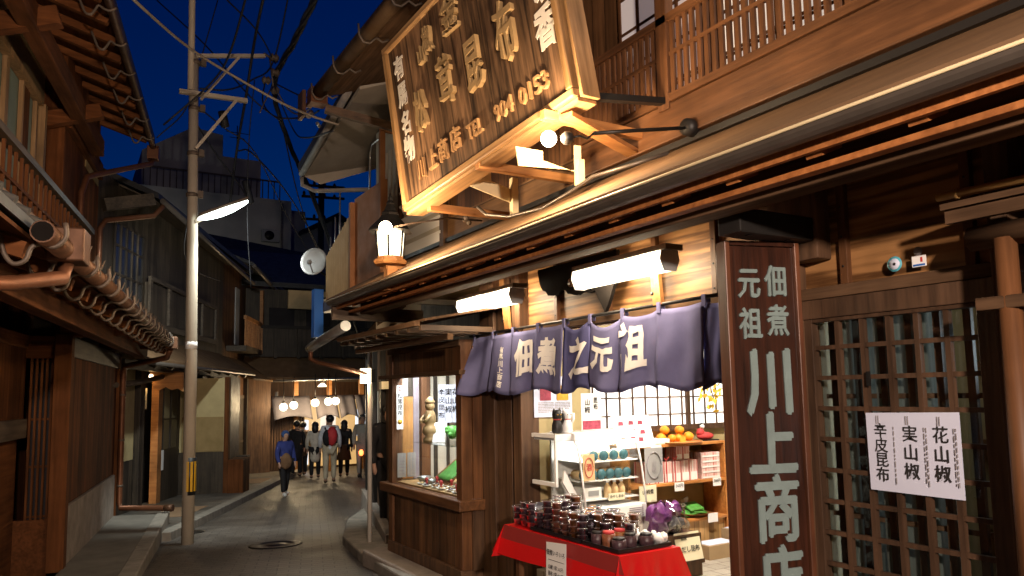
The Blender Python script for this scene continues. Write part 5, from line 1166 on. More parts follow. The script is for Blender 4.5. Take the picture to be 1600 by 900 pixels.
# ------------------------------------------------------------------ end of the street: shop across the bend
eh = thing('bend_shop', 'dark two storey shop closing the street with round lamps and pale awning curtains', 'shop', (7, 24.4, -.95))
def Ep(name, mat, b, p=None, **k): return b.build(name, mat, p or eh, **k)
Ep('upper_wall', 'greywood', B().box((4.2, 24.6, 2.0), (11, 24.8, 5.0)))
Ep('fascia', 'roofmetal', B().prism([(4.6, 23.6, 2.1), (11, 23.3, 2.0), (11, 24.6, 2.75), (4.6, 24.6, 2.75)], (0, 0, .06)))
Ep('eave_gutter', 'steel', B().tube([(5.5, 23.55, 2.02), (9.6, 23.3, 2.12)], .035, 8))
bp_ = Ep('balcony_panel', 'greywood', B().box((5.0, 24.3, 2.8), (10.2, 24.4, 3.7)))
b = B()
for k in range(8): b.box((5.0+.74*k-.05, 24.24, 2.75), (5.0+.74*k+.05, 24.3, 3.75))
b.box((4.95, 24.22, 3.7), (10.25, 24.31, 3.8)); Ep('rails', 'greywood', b, bp_)
Ep('sign_panel', 'panelpale', B().box((6.1, 24.15, 4.35), (8.2, 24.25, 4.95)))
for (x0, x1) in ((5.6, 6.4), (6.8, 7.6), (8.0, 8.8)): Ep('upper_window', 'darkpane', B().box((x0, 24.55, 3.8), (x1, 24.6, 4.4)))
Ep('roof', 'tile', B().prism([(4.0, 24.0, 5.0), (11, 24.0, 5.0), (11, 27.5, 6.6), (4.0, 27.5, 6.6)], (0, 0, .15)))
ml = thing('room_fill_lamp', 'added fill lamp with a shade, unseen inside the bend shop behind the awnings', 'lamp', (7.6, 25.4, 2.2))  # unseen lamp added to brighten the end of the street
b = B(); b.lathe((7.6, 25.4, 1.85), [(.16, 0), (.15, .02), (.05, .12), (.001, .12)], 16); b.build('shade', 'globe', ml)
b = B(); b.tube([(7.6, 25.4, 1.97), (7.6, 25.4, 2.7)], .01, 6); b.build('cord', 'iron', ml)
lamp('POINT', ml, (7.6, 25.4, 1.7), 8, (1, .78, .5), .1)
Ep('back_room', 'brownz', B().box((4.8, 26.4, -1.2), (11, 26.6, 2.7)))
Ep('side_wall', 'post', B().box((4.4, 24.2, -1.2), (5.6, 24.4, 2.1)))
Ep('side_room_wall', 'plasterd', B().box((4.5, 24.5, -1.2), (4.7, 26.5, 2.7)))
for x in (6.45, 7.55, 8.65): Ep('post', 'strut', B().box((x-.07, 24.4, -1.2), (x+.07, 24.55, 2.1)))
sh_ = Ep('shutter', 'post', B().box((5.62, 24.5, -1.2), (6.75, 24.58, 1.2)))
b = B()
for k in range(14): b.box((5.64+.083*k-.018, 24.44, -1.1), (5.64+.083*k+.018, 24.48, 1.15))
Ep('slats', 'post', b, sh_)
Ep('lit_showcase', 'coldglow', B().box((6.85, 24.9, -.7), (7.0, 25.6, .75)))
Ep('lit_showcase', 'shopglow', B().box((7.7, 25.8, -.1), (8.2, 25.95, 1.0)))
Ep('lit_showcase', 'coldglow', B().box((8.75, 25.2, .15), (9.1, 25.35, 1.05)))
Ep('lit_board', 'warmroom', B().box((7.1, 26.3, -.9), (9.4, 26.35, 1.4)))
# awning curtains
for k, (x0, x1) in enumerate(((5.65, 6.85), (7.0, 7.72), (7.78, 8.35), (8.38, 8.95))):
    b = B(); b.grid(lambda u, v: (x0+(x1-x0)*u, 24.35-.45*v-.05*sin(u*9), 1.55-.75*v-.12*v*(1-(2*u-1)**2)*(-1)+.22*(abs(2*u-1)**2)*0), 12, 6)
    single(b, 'awning_curtain', 'awning', ('wide pale awning curtain under the pair of round lamps', 'pale awning curtain below the single round lamp', 'pale awning curtain above the man with the red backpack', 'pale awning curtain at the far end of the bend shop')[k], 'awning', ((x0+x1)/2, 24.2, 1.5), group='pale awnings of the bend shop', solid=.01)
for k, (x, z) in enumerate(((5.95, 1.22), (6.27, 1.27), (6.95, 1.33), (7.38, 1.36), (7.62, 1.37))):
    x *= 23.4/24; lab = ('round lamp at the near end of the bend shop eave', 'round lamp next to the first of the pair', 'single round lamp in the middle of the eave', 'round lamp close beside its neighbour above the red backpack', 'last round lamp of the row on the bend shop')[k]
    t = thing('globe_lamp', lab, 'lamp', (x, 23.4, z+.05), group='round lamps along the bend shop eave')
    b = B(); b.ball((x, 23.4, z), .125, 14); b.build('globe', 'globe', t)
    b = B(); b.tube([(x, 23.4, z+.11), (x, 23.4, z+.9)], .012, 6); b.lathe((x, 23.4, z+.11), [(.05, 0), (.05, .05), (.012, .07)], 10); b.build('fitting', 'iron', t)
    lamp('POINT', t, (x, 23.4, z), 12, (1, .74, .42), .12)

# ------------------------------------------------------------------ dark house between the shop and the bend, white gabled house above it
nh = thing('white_gabled_house', 'pale rendered house with a wide white roof soffit and metal balcony screens beyond the shop', 'house', (3.6, 9.5, -.4))
def Np(name, mat, b, p=None, **k): return b.build(name, mat, p or nh, **k)
Np('wall', 'plasterw', B().box((3.45, 8.1, 2.2), (3.6, 9.2, 5.0)))
Np('gable_wall', 'plasterw', B().box((3.45, 8.0, 2.6), (6, 8.1, 6.2)))
Np('soffit', 'plastersoft', B().prism([(2.78, 7.95, 5.02), (2.80, 10.3, 4.62), (3.05, 10.35, 4.55), (4.4, 10.3, 5.1), (4.4, 7.95, 5.7)], (0, 0, .05)))
Np('roof', 'tile', B().prism([(2.70, 7.95, 5.10), (2.74, 10.4, 4.70), (5.5, 10.4, 6.0), (5.5, 7.95, 6.5)], (0, 0, .12)))
Np('roof_gutter', 'gutterpale', B().tube([(2.70, 8.1, 5.04), (2.76, 10.28, 4.64)], .045, 8))
Np('downpipe', 'gutterpale', B().tube([(2.76, 10.28, 4.60), (2.78, 10.32, 4.50), (2.95, 10.3, 4.43), (3.5, 9.4, 4.30)], .03, 8))
b = B(); b.box((3.12, 8.05, 2.88), (3.16, 9.1, 4.05))
Np('near_screen', 'panelbrown', b, bevel=.004)
b = B()
pts = []
for k in range(23): y = 9.12+.05*k; pts.append((3.10+.012*(k % 2), y))
vs = [(x, y, 2.85) for x, y in pts]+[(x, y, 3.92-.38*(y-9.1)) for x, y in pts]; n_ = len(pts)
b.add(vs, [(i, i+1, n_+i+1, n_+i) for i in range(n_-1)]); Np('corrugated_screen', 'panelpale', b, solid=.01)
Np('screen_frame', 'panelbrown', B().box((3.06, 9.08, 2.8), (3.12, 9.14, 4.0)))
Np('screen_post', 'panelbrown', B().box((3.06, 8.02, 2.8), (3.12, 8.08, 4.6)).box((3.06, 8.0, 4.6), (3.5, 8.06, 4.7)))
Np('balcony_floor', 'gutter', B().box((3.05, 8.05, 2.70), (3.6, 10.3, 2.83)))
Np('slats', 'whitepaint', B().box((3.3, 8.15, 3.9), (3.32, 8.22, 4.5)).box((3.3, 8.3, 3.9), (3.32, 8.37, 4.5)).box((3.3, 8.45, 3.9), (3.32, 8.52, 4.5)))
for y, z1 in ((9.75, 4.3), (9.95, 4.0), (10.15, 3.75)): Np('rail_post', 'steel', B().tube([(3.14, y, 3.3), (3.14, y, z1)], .012, 6))
Np('hoop_rail', 'steel', B().tube([(3.40, 8.4, 4.0), (3.40, 8.4, 4.75), (3.40, 8.5, 4.85), (3.40, 9.2, 4.85), (3.40, 9.3, 4.75), (3.40, 9.3, 4.0)], .014, 6))
Np('lower_eave', 'beam', B().prism([(3.2, 8.2, 2.45), (4.4, 12.8, 2.35), (5.2, 12.8, 2.75), (3.8, 8.2, 2.75)], (0, 0, .08)))
ds = thing('dark_side_house', 'dark boarded ground floor with a narrow paper charm beside the show window', 'house', (-.0, 2.0, -.35), 'side')
def Dp(name, mat, b, p=None, **k): return b.build(name, mat, p or ds, **k)
Dp('wall', 'post', B().box((0.05, .2, -.6), (.2, 4.7, 2.4)))
Dp('end_wall', 'greywood', B().box((.2, 4.5, -.6), (4, 4.7, 5.0)))
Dp('base', 'stonep', B().box((-.08, .2, -.8), (.05, 4.75, -.1)), bevel=.01)
for y in (.3, 1.6, 3.0, 4.6): Dp('post', 'black', B().box((-.02, y-.07, -.1), (.05, y+.07, 2.4)))
Dp('paper_charm', 'dish', B().box((.03, 2.2, .9), (.045, 2.32, 1.45)))
Dp('paper_charm', 'whitepaint', B().box((.03, 2.6, 1.0), (.045, 2.68, 1.6)))
Dp('meter_box', 'papery', B().box((-.05, 1.0, 1.62), (.05, 1.45, 1.72)))
wl = thing('wall_lamp', 'small square glowing wall lamp on the white pipe beyond the show window', 'lamp', (3.24, 8.86, 1.78))
b = B(); b.box((3.14, 8.80, 1.69), (3.235, 8.92, 1.87)); b.build('shade', 'lantern', wl)
b = B(); b.box((3.236, 8.82, 1.70), (3.30, 8.90, 1.86)); b.build('mount', 'iron', wl)
lamp('POINT', wl, (3.18, 8.86, 1.78), 6, WARM, .05)
bs = thing('blue_sign', 'tall blue projecting sign hanging below the balcony screens', 'sign', (3.0, 10.25, 2.8))
b = B(); b.box((2.93, 10.2, 2.35), (3.06, 10.34, 3.02)); b.build('panel', 'blue', bs, bevel=.006)
b = B(); b.bar((3.06, 10.27, 2.9), (3.5, 10.27, 2.9), .03, .03); b.build('arm', 'iron', bs)
sd = thing('satellite_dish', 'pale grey satellite dish on a bracket above the lane', 'satellite dish', (3.2, 11, 3.5))
dc = Vector((3.16, 11.0, 3.53)); dn = Vector((-.55, -.80, .25)).normalized(); da = dn.cross(Vector((0, 0, 1))).normalized(); db = da.cross(dn).normalized()
b = B(); n0 = 20
vs = []; fs = []
for i in range(6):
    r = .20*i/5
    for k in range(n0): a = 2*pi*k/n0; vs.append(dc+da*cos(a)*r+db*sin(a)*r*1.1+dn*(.05*(i/5)**2))
for i in range(5):
    for k in range(n0): fs.append((i*n0+k, i*n0+(k+1) % n0, (i+1)*n0+(k+1) % n0, (i+1)*n0+k))
b.add(vs, fs, True); b.build('reflector', 'dish', sd, solid=.008)
b = B(); b.tube([dc-db*.2, dc+dn*.2-db*.1], .01, 6); b.ball(tuple(dc+dn*.22-db*.09), .04, 8); b.build('feed_arm', 'dish', sd)
b = B(); b.tube([dc-dn*.02, dc-dn*.12-db*.05, (3.45, 11.1, 3.3)], .02, 6); b.build('mount', 'iron', sd)

# ------------------------------------------------------------------ buildings on the rise behind
cb = thing('concrete_block', 'stepped concrete building with a roof railing rising behind the lane', 'building', (6, 40, 0))
def Cp(name, mat, b, p=None, **k): return b.build(name, mat, p or cb, **k)
Cp('lower_block', 'concrete', B().box((2.2, 40, -2), (10.2, 48, 12.0)))
Cp('middle_block', 'concrete', B().box((4.9, 42, 12.0), (9.0, 48, 14.6)))
Cp('upper_block', 'concrete', B().prism([(3.0, 41.5, 12.0), (6.9, 41.5, 12.0), (6.9, 41.5, 15.6), (5.4, 41.5, 15.8), (3.0, 41.5, 14.2)], (0, 6, 0)))
b = B(); b.bar((3.0, 40.1, 13.0), (9.6, 40.1, 13.0), .06, .08)
for k in range(23): b.bar((3.0+.3*k, 40.1, 12.0), (3.0+.3*k, 40.1, 13.0), .05, .05)
Cp('roof_railing', 'gutter', b)
for (x0, z0) in ((7.4, 7.0), (9.0, 7.0), (5.8, 7.0), (7.4, 3.8), (9.0, 3.8)):
    w = Cp('window', 'darkpane', B().box((x0, 39.93, z0), (x0+1.1, 39.99, z0+1.5))); Cp('sill', 'stone', B().box((x0-.1, 39.85, z0-.12), (x0+1.2, 39.99, z0-.01)), w)
for (x0, y0, z0) in ((6.6, 39.5, 6.2), (8.6, 39.5, 9.6), (5.6, 41.6, 12.02)):
    ac = Cp('air_conditioner', 'dish', B().box((x0, y0, z0), (x0+.9, y0+.35, z0+.65)), bevel=.03); Cp('fan_grille', 'iron', B().lathe((x0+.35, y0-.01, z0+.33), [(.001, 0), (.25, 0), (.25, .008)], 18, 'y'), ac)
Cp('antenna', 'iron', B().tube([(7.8, 42.5, 14.6), (7.8, 42.5, 16.6)], .03, 6).bar((7.2, 42.5, 16.2), (8.4, 42.5, 16.2), .03, .03).bar((7.4, 42.5, 15.9), (8.2, 42.5, 15.9), .03, .03))
Cp('drain_pipe', 'stone', B().tube([(9.7, 39.92, -2), (9.7, 39.92, 11.8)], .07, 8))
Cp('sheet_roof', 'roofmetal', B().prism([(6.2, 36, 7.2), (9.2, 36, 7.8), (9.3, 36, 6.0), (7.2, 36, 5.6)], (0, 3, .3)))
hl_ = thing('fill_lamp', 'added fill lamp up the slope, unseen behind the tiled house, lighting the concrete building', 'fill lamp', (2.6, 36.5, 0))  # unseen lamp added to brighten the concrete building
b = B(); b.tube([(2.6, 36.5, -2), (2.6, 36.5, 7.6)], [.09, .06], 10); b.build('shaft', 'poleM', hl_)
b = B(); b.ball((2.6, 36.6, 7.7), .12, 12); b.build('lamp_lens', 'led', hl_)
lamp('POINT', hl_, (2.6, 36.6, 7.7), 12, COOL, .12)
hb = thing('dark_hillside_house', 'dark hillside house with a stepped roof behind the concrete building', 'house', (12, 46, 0))
b = B(); b.prism([(9.5, 46, -2), (17, 46, -2), (17, 46, 11.2), (14.6, 46, 12.8), (12.6, 46, 11.6), (12.6, 46, 13.0), (10.4, 46, 13.0), (9.5, 46, 12.2)], (0, 6, 0)); b.build('wall', 'concrete', hb)
b = B(); b.prism([(12.2, 45.6, 11.7), (14.6, 45.6, 13.1), (17.4, 45.6, 11.4), (17.4, 45.6, 11.15), (14.6, 45.6, 12.8), (12.2, 45.6, 11.4)], (0, 7, 0)); b.build('roof', 'tile', hb)
rh = thing('tiled_house', 'house with a dark tiled roof between the lane and the concrete building', 'house', (6, 31, 0))
b = B(); b.box((3.5, 31, -2), (9.5, 35, 6.5)); b.build('wall', 'greywood', rh)
b = B(); b.prism([(3.2, 30.4, 6.4), (9.9, 30.4, 5.6), (9.9, 33, 7.6), (3.2, 33, 8.4)], (0, 0, .2)); b.build('roof', 'tile', rh)
up = thing('far_utility_pole', 'far utility pole with crossarms in silhouette above the lane', 'pole', (9.5, 32, -1))
b = B(); b.tube([(9.46, 32, -1.2), (9.46, 32, 10.9)], .14, 8); b.build('shaft', 'wire', up)
for z in (9.2, 10.2, 10.7): b = B(); b.bar((8.6, 32, z), (10.5, 32, z+.1), .1, .1); [b.lathe((8.7+.45*k, 32, z+.05), [(.06, 0), (.07, .12), (.03, .2)], 8) for k in range(4)]; b.build('crossarm', 'wire', up)
hl = B(); hl.grid(lambda u, v: (-60+180*u, 95+40*v, -4+(10+5*sin(u*9)+4*sin(u*23+1))*(.3+.7*v)), 60, 8); tag(hl.build('hill', 'skyl', None, (0, 100, 0)), kind='structure')

# ------------------------------------------------------------------ utility pole with lamp
pl = thing('utility_pole', 'slim pale utility pole with a yellow and black band and a lit lamp arm', 'utility pole', (1.51, 11.15, -.42))
b = B(); b.tube([(1.512, 11.15, -.45), (1.50, 11.15, 2), (1.435, 11.15, 6.43)], [.082, .078, .064], 16); b.build('shaft', 'poleM', pl)
b = B(); b.tube([(1.40, 11.12, 5.9), (1.36, 11.1, 9.5)], .045, 10); b.build('upper_mast', 'poleM', pl)
b = B(); b.lathe((1.518, 11.15, .24), [(.083, 0), (.083, .5)], 16); b.build('band', 'black', pl)
b = B()
for k in range(6):
    a = radians(-150+34*k); c, s_ = cos(a), sin(a); q = Vector((1.518+.0845*c, 11.15+.0845*s_, 0)); t_ = Vector((-s_, c, 0))*.016
    b.add([q-t_+Vector((0, 0, .29)), q+t_+Vector((0, 0, .29)), q+t_+Vector((0, 0, .69)), q-t_+Vector((0, 0, .69))], [(0, 1, 2, 3)])
b.build('yellow_stripes', 'stripey', pl)
b = B(); b.lathe((1.497, 11.15, 2.22), [(.079, 0), (.079, .1)], 16); b.build('paper_label', 'paper', pl)
b = B(); b.bar((1.24, 11.05, 5.83), (2.16, 11.05, 5.86), .06, .06); b.build('crossarm', 'poleM', pl)
b = B(); b.bar((1.45, 11.05, 6.39), (2.40, 11.05, 6.60), .05, .05); b.build('crossarm', 'poleM', pl)
b = B(); b.bar((1.52, 11.0, 5.74), (2.04, 11.0, 6.50), .035, .035); b.build('brace', 'poleM', pl)
b = B(); b.bar((1.47, 11.0, 5.02), (2.01, 11.0, 5.84), .04, .04); b.build('brace', 'poleM', pl)
for z in (6.30, 5.62, 4.96, 4.36):
    b = B(); b.lathe((1.455, 11.15, z), [(.072, 0), (.08, .01), (.08, .05), (.072, .06)], 14); b.box((1.53, 11.12, z), (1.60, 11.18, z+.10)); b.build('clamp_band', 'hook', pl)
b = B(); b.bar((1.50, 11.1, 4.0), (1.6, 11.05, 4.06), .05, .05); b.build('lamp_bracket', 'poleM', pl)
lampc = Vector((1.53, 11.02, 4.03)); ld = Vector((.63, -.12, .29))
b = B(); b.prism([lampc+Vector((0, -.09, .02)), lampc+ld+Vector((0, -.07, .02)), lampc+ld+Vector((0, .07, .02)), lampc+Vector((0, .09, .02))], (0, 0, .05)); b.build('lamp_housing', 'hook', pl, bevel=.01)
b = B(); sec = []
for i in range(9):
    u = i/8; r = .095*(1-.75*(2*u-1)**2); c = lampc.lerp(lampc+ld, u)
    sec.append([c+Vector((0, -r, .018)), c+Vector((0, -r*.8, -r*.65)), c+Vector((0, 0, -r*.9)), c+Vector((0, r*.8, -r*.65)), c+Vector((0, r, .018))])
b.add([p for q in sec for p in q], [(i*5+k, i*5+k+1, i*5+k+6, i*5+k+5) for i in range(8) for k in range(4)]+[(0, 1, 2, 3, 4), (44, 43, 42, 41, 40)], True); b.build('lamp_lens', 'led', pl)
L0 = lamp('SPOT', pl, tuple(lampc+ld*.5+Vector((0, 0, -.11))), 230, COOL, .1, rot=Vector((.28, .75, -.6)).to_track_quat('-Z', 'Y').to_euler()); L0 = L0.data; L0.spot_size = radians(125); L0.spot_blend = .6
lamp('POINT', pl, tuple(lampc+ld*.5+Vector((0, 0, -.14))), 4, COOL, .08)

# unseen fill lamp added behind the viewer to light the shop front
p2 = thing('fill_lamp', 'added globe fill lamp on a slim post behind the viewpoint, lighting the shop front', 'fill lamp', (-.2, -2.0, .07))
b = B(); b.tube([(-.2, -2, 0), (-.2, -2, 2.56)], [.06, .045], 12); b.build('shaft', 'poleM', p2)
b = B(); b.lathe((-.2, -2, 2.56), [(.045, 0), (.10, .03), (.10, .05), (.06, .06)], 14); b.build('collar', 'iron', p2)
b = B(); b.ball((-.2, -2, 2.74), .14, 16); b.build('globe', 'globe', p2)
lamp('POINT', p2, (-.2, -2, 2.74), 490, (1, .78, .63), .12)
# ------------------------------------------------------------------ cables
CAB = [('thick bundle of black cables running down the lane to the bend', .045, [(2.48, 8.5, 6.44), (2.71, 10.5, 6.71), (2.87, 12.5, 6.76), (3.34, 13.3, 6.08), (4.48, 15.0, 5.07), (6.78, 19.0, 2.76)]),
 ('black cable dropping past the pole crossarms', .02, [(1.95, 9.0, 6.54), (2.14, 10.5, 6.58), (2.15, 11.1, 5.95), (2.2, 12.0, 5.4), (2.28, 13.0, 4.66)]),
 ('black cable looping from above to the roof of the near timber house', .015, [(1.75, 9.0, 6.49), (1.73, 10.0, 6.09), (1.59, 10.6, 5.85), (1.05, 11.0, 5.29)]),
 ('pale service cable crossing the lane from house to shop', .014, [(.22, 6.0, 4.61), (1.01, 8.0, 5.11), (1.85, 8.3, 4.89), (2.23, 8.1, 4.68), (2.56, 8.0, 4.58)]),
 ('thin cable slanting down towards the lower crossarm end', .012, [(1.17, 14.0, 8.56), (1.84, 13.0, 7.47), (2.38, 12.0, 6.32), (3.0, 12.5, 6.17)]),
 ('cable falling from the crossarm to the far bend', .014, [(2.2, 12.0, 5.4), (2.6, 12.5, 5.5), (4.02, 15.0, 5.22), (6.71, 20.0, 3.97)]),
 ('sagging cable from the bundle to the shop gutter', .012, [(2.89, 12.5, 6.71), (3.35, 13.0, 6.22), (2.75, 10.0, 5.08), (2.49, 8.0, 4.5)]),
 ('short cable from the bundle to the shop roof corner', .012, [(2.89, 12.5, 6.82), (2.92, 11.0, 6.07), (2.63, 9.0, 5.25), (2.54, 8.3, 4.91)]),
 ('thin cable beside the thick bundle', .012, [(3.0, 12.5, 6.17), (4.01, 15.0, 5.42), (5.3, 18.0, 5.04), (6.61, 20.0, 4.68)]),
 ('thin cable from the pole head to the far roofs', .010, [(1.42, 11.1, 5.72), (1.92, 11.5, 5.56), (2.49, 12.0, 5.39), (4.01, 16.0, 5.37), (5.3, 18.0, 4.65)]),
 ('thin cable rising behind the mast', .010, [(1.87, 12.0, 7.79), (1.65, 12.0, 6.8), (1.45, 12.0, 5.94), (1.06, 12.0, 5.42)]),
 ('slack cable loop hanging under the insulator rack', .012, [(2.6, 11.9, 6.6), (2.5, 11.6, 6.1), (2.62, 11.2, 5.75), (2.9, 10.6, 5.6), (2.62, 9.0, 5.1)]),
 ('double cable rising steeply to the rack from the pole', .013, [(1.5, 11.0, 5.9), (1.9, 11.1, 6.0), (2.3, 11.4, 6.35), (2.7, 11.8, 6.9), (2.9, 11.5, 8.2)]),
 ('cable crossing high above the crossarms', .012, [(.9, 10.0, 7.6), (1.6, 10.6, 7.25), (2.3, 11.2, 7.05), (2.75, 11.9, 6.9)]),
 ('cable from the rack over the pale soffit', .012, [(2.75, 11.9, 6.5), (2.8, 11.2, 5.9), (2.75, 10.2, 5.5), (2.7, 9.0, 5.35)]),
 ('thin cable dropping straight beside the splice box', .009, [(2.45, 12.0, 6.6), (2.42, 12.2, 5.6), (2.5, 12.6, 4.4), (2.7, 13.2, 3.4)]),
 ('drop wire along the set back house front', .010, [(1.45, 11.15, 4.3), (1.6, 13.0, 3.9), (2.1, 15.2, 3.95), (3.0, 18.0, 4.2)]),
 ('cable from the pole head to the dark splice box', .012, [(1.42, 11.1, 5.53), (1.63, 11.3, 5.3), (1.93, 11.8, 5.15), (2.3, 12.4, 5.0), (2.63, 13.0, 4.81)])]
for lab, r, pts in CAB:
    p = smooth(pts); b = B()
    if r > .04:
        for q in range(3): b.tube([v+Vector((.03*sin(i*.9+2.1*q), .02*cos(i*.8+2.1*q), .03*cos(i*.9+2.1*q))) for i, v in enumerate(p)], .024, 6)
    else: b.tube(p, r, 6)
    single(b, 'overhead_cable', 'wirep' if 'pale' in lab else 'wire', lab, 'cable', pts[0])
for (p, d, lab) in (((2.56, 12.9, 5.0), (.12, .1, -.34), 'long dark splice box hanging on a cable by the pole'), ((1.88, 11.3, 5.62), (.05, 0, -.22), 'small dark splice box hanging under the upper crossarm')):
    p, d = Vector(p), Vector(d); b = B(); b.tube([p-d*.55, p-d*.5, p+d*.5, p+d*.55], [.02, .06, .06, .02], 10); single(b, 'splice_box', 'wire', lab, 'cable box', tuple(p))
ins = B(); 
for k, (x, y, z) in enumerate(((2.72, 11.8, 6.95), (2.76, 11.9, 6.75), (2.78, 12.0, 6.5), (2.6, 11.8, 6.55))): ins.lathe((x, y, z), [(.02, -.08), (.07, -.05), (.04, -.02), (.07, .02), (.03, .06)], 10, 'x')
ins.tube([(2.55, 11.8, 6.98), (2.8, 12.0, 6.98)], .02, 6); ins.tube([(2.66, 11.9, 6.98), (2.75, 11.95, 6.4)], .015, 6); ins.tube([(2.35, 11.1, 5.74), (2.6, 11.6, 6.3), (2.72, 11.9, 6.5)], .012, 6)
single(ins, 'insulator_rack', 'hook', 'small rack of pale insulators where the cables gather', 'insulators', (2.7, 11.9, 6.7))
cz = thing('gutter_clamp_fitting', 'bright metal cable clamps at the end of the shop roof gutter', 'clamp', (2.3, 8.3, 4.7))
b = B(); b.tube([(2.24, 8.1, 4.66), (2.30, 8.2, 4.75)], .03, 8); b.tube([(2.34, 8.1, 4.60), (2.38, 8.15, 4.58)], .02, 8); b.build('clamp', 'steel', cz)
b = B(); b.box((2.20, 8.2, 4.70), (2.24, 8.4, 5.0)); b.build('plate', 'copper', cz)
# ------------------------------------------------------------------ people
def skin(verts, edges, radii, levels=1):
    me = bpy.data.meshes.new('s'); me.from_pydata(verts, edges, []); o = bpy.data.objects.new('s', me); COL.objects.link(o)
    md = o.modifiers.new('skin', 'SKIN'); md.use_smooth_shade = True
    sv = me.skin_vertices[0].data
    for i, r in enumerate(radii): sv[i].radius = (r, r) if not isinstance(r, tuple) else r
    sv[0].use_root = True
    o.modifiers.new('sub', 'SUBSURF').levels = levels; o.modifiers['sub'].render_levels = levels
    dg = bpy.context.evaluated_depsgraph_get(); m = bpy.data.meshes.new_from_object(o.evaluated_get(dg)); bpy.data.objects.remove(o)
    return m
def person(x, y, z, h, face, lab, coat, trousers, shoes, hair='hair', longcoat=0, stride=.12, longhair=False, armf=(.1, .0), skirt=None, cap=None, bag=None, coatlen=.86):
    t = thing('person', lab, 'person', (x, y, z), group=None); t.rotation_euler.z = face; k = h/1.7
    def put(name, m, mt):
        m.materials.clear(); m.materials.append(M[mt]); m.name = name; o = bpy.data.objects.new(name, m); COL.objects.link(o); o.parent = t; o.scale = (k, k, k)
        for p in m.polygons: p.use_smooth = True
        return o
    s = stride
    V = {'pel': (0, 0, .93), 'wai': (0, 0, 1.08), 'che': (0, .01, 1.28), 'nek': (0, .0, 1.44), 'hb': (0, .02, 1.52), 'hd': (0, .03, 1.60), 'ht': (0, .015, 1.66), 'nose': (0, .125, 1.585)}
    for sd_, q in ((-1, 'l'), (1, 'r')):
        st = s*sd_; af = armf[0 if sd_ < 0 else 1]
        V.update({'hip'+q: (.09*sd_, 0, .88), 'kne'+q: (.10*sd_, st*.6+.03, .49), 'ank'+q: (.10*sd_, st-(.04 if st < 0 else 0), .09), 'toe'+q: (.105*sd_, st+.14, .035),
                  'sho'+q: (.175*sd_, 0, 1.38), 'elb'+q: (.235*sd_, -.03+af*.4, 1.11), 'wri'+q: (.235*sd_, .06+af, .88), 'han'+q: (.235*sd_, .075+af, .81)})
        for f in range(4): V['f%d%s' % (f, q)] = (.235*sd_+(f-1.5)*.001, .05+af+.022*f, .735+.012*abs(f-1.5))
        V['th'+q] = (.215*sd_, .115+af, .80)
    R = {'pel': .135, 'wai': .125, 'che': .145, 'nek': .055, 'hb': .075, 'hd': .098, 'ht': .085, 'nose': .014, 'hip': .095, 'kne': .06, 'ank': .043, 'toe': .035, 'sho': .07, 'elb': .047, 'wri': .032, 'han': .036, 'f': .010, 'th': .011}
    def mesh(keys, edges, add=0, over={}):
        ks = list(keys); ix = {a: i for i, a in enumerate(ks)}
        def rad(a):
            if a in over: return over[a]
            b_ = a[:-1] if a[-1] in 'lr' and a[:-1] in R else a
            if a[0] == 'f' and a[1:2].isdigit(): b_ = 'f'
            return R[b_]+add
        return skin([V[a] for a in ks], [(ix[a], ix[b_]) for a, b_ in edges], [rad(a) for a in ks])
    E_ = [('pel', 'wai'), ('wai', 'che'), ('che', 'nek'), ('nek', 'hb'), ('hb', 'hd'), ('hd', 'ht'), ('hd', 'nose')]
    K_ = ['pel', 'wai', 'che', 'nek', 'hb', 'hd', 'ht', 'nose']
    for q in 'lr':
        K_ += [a+q for a in ('hip', 'kne', 'ank', 'toe', 'sho', 'elb', 'wri', 'han', 'th')]+['f%d%s' % (f, q) for f in range(4)]
        E_ += [('pel', 'hip'+q), ('hip'+q, 'kne'+q), ('kne'+q, 'ank'+q), ('ank'+q, 'toe'+q), ('che', 'sho'+q), ('sho'+q, 'elb'+q), ('elb'+q, 'wri'+q), ('wri'+q, 'han'+q), ('han'+q, 'th'+q)]+[('han'+q, 'f%d%s' % (f, q)) for f in range(4)]
    put('body', mesh(K_, E_), 'skin')
    # coat
    V['low'] = (0, 0, .80-longcoat*.35); V['mid'] = (0, 0, .9-longcoat*.12)
    ck = ['wai', 'mid', 'low', 'che', 'nek']+[a+q for q in 'lr' for a in ('sho', 'elb', 'wri')]
    ce = [('wai', 'mid'), ('mid', 'low'), ('wai', 'che'), ('che', 'nek')]+[e for q in 'lr' for e in (('che', 'sho'+q), ('sho'+q, 'elb'+q), ('elb'+q, 'wri'+q))]
    put('coat', mesh(ck, ce, .022, {'mid': .165+.01*longcoat, 'low': .17+.03*longcoat, 'nek': .062}), coat)
    tk = ['pel']+[a+q for q in 'lr' for a in ('hip', 'kne', 'ank')]
    te = [e for q in 'lr' for e in (('pel', 'hip'+q), ('hip'+q, 'kne'+q), ('kne'+q, 'ank'+q))]
    put('trousers', mesh(tk, te, .018), trousers)
    for q in 'lr':
        put('shoe', mesh(['ank'+q, 'toe'+q], [('ank'+q, 'toe'+q)], .012), shoes)
    b = B(); b.ball((0, .0, 1.625), .108, 14, (1, 1.05, 1.0))
    if longhair: b.ball((0, -.06, 1.52), .10, 12, (1.05, .7, 1.6))
    m = bpy.data.meshes.new('hair'); m.from_pydata(b.v, [], b.f); 
    for v in m.vertices:
        if v.co.y > .055: v.co.y = .055+(v.co.y-.055)*.15
    put('cap' if cap else 'hair', m, cap or hair)
    b = B()
    for sx_ in (-1, 1): b.ball((sx_*.036, .118, 1.605), .011, 6)
    m = bpy.data.meshes.new('eyes'); m.from_pydata(b.v, [], b.f); put('eyes', m, 'ink')
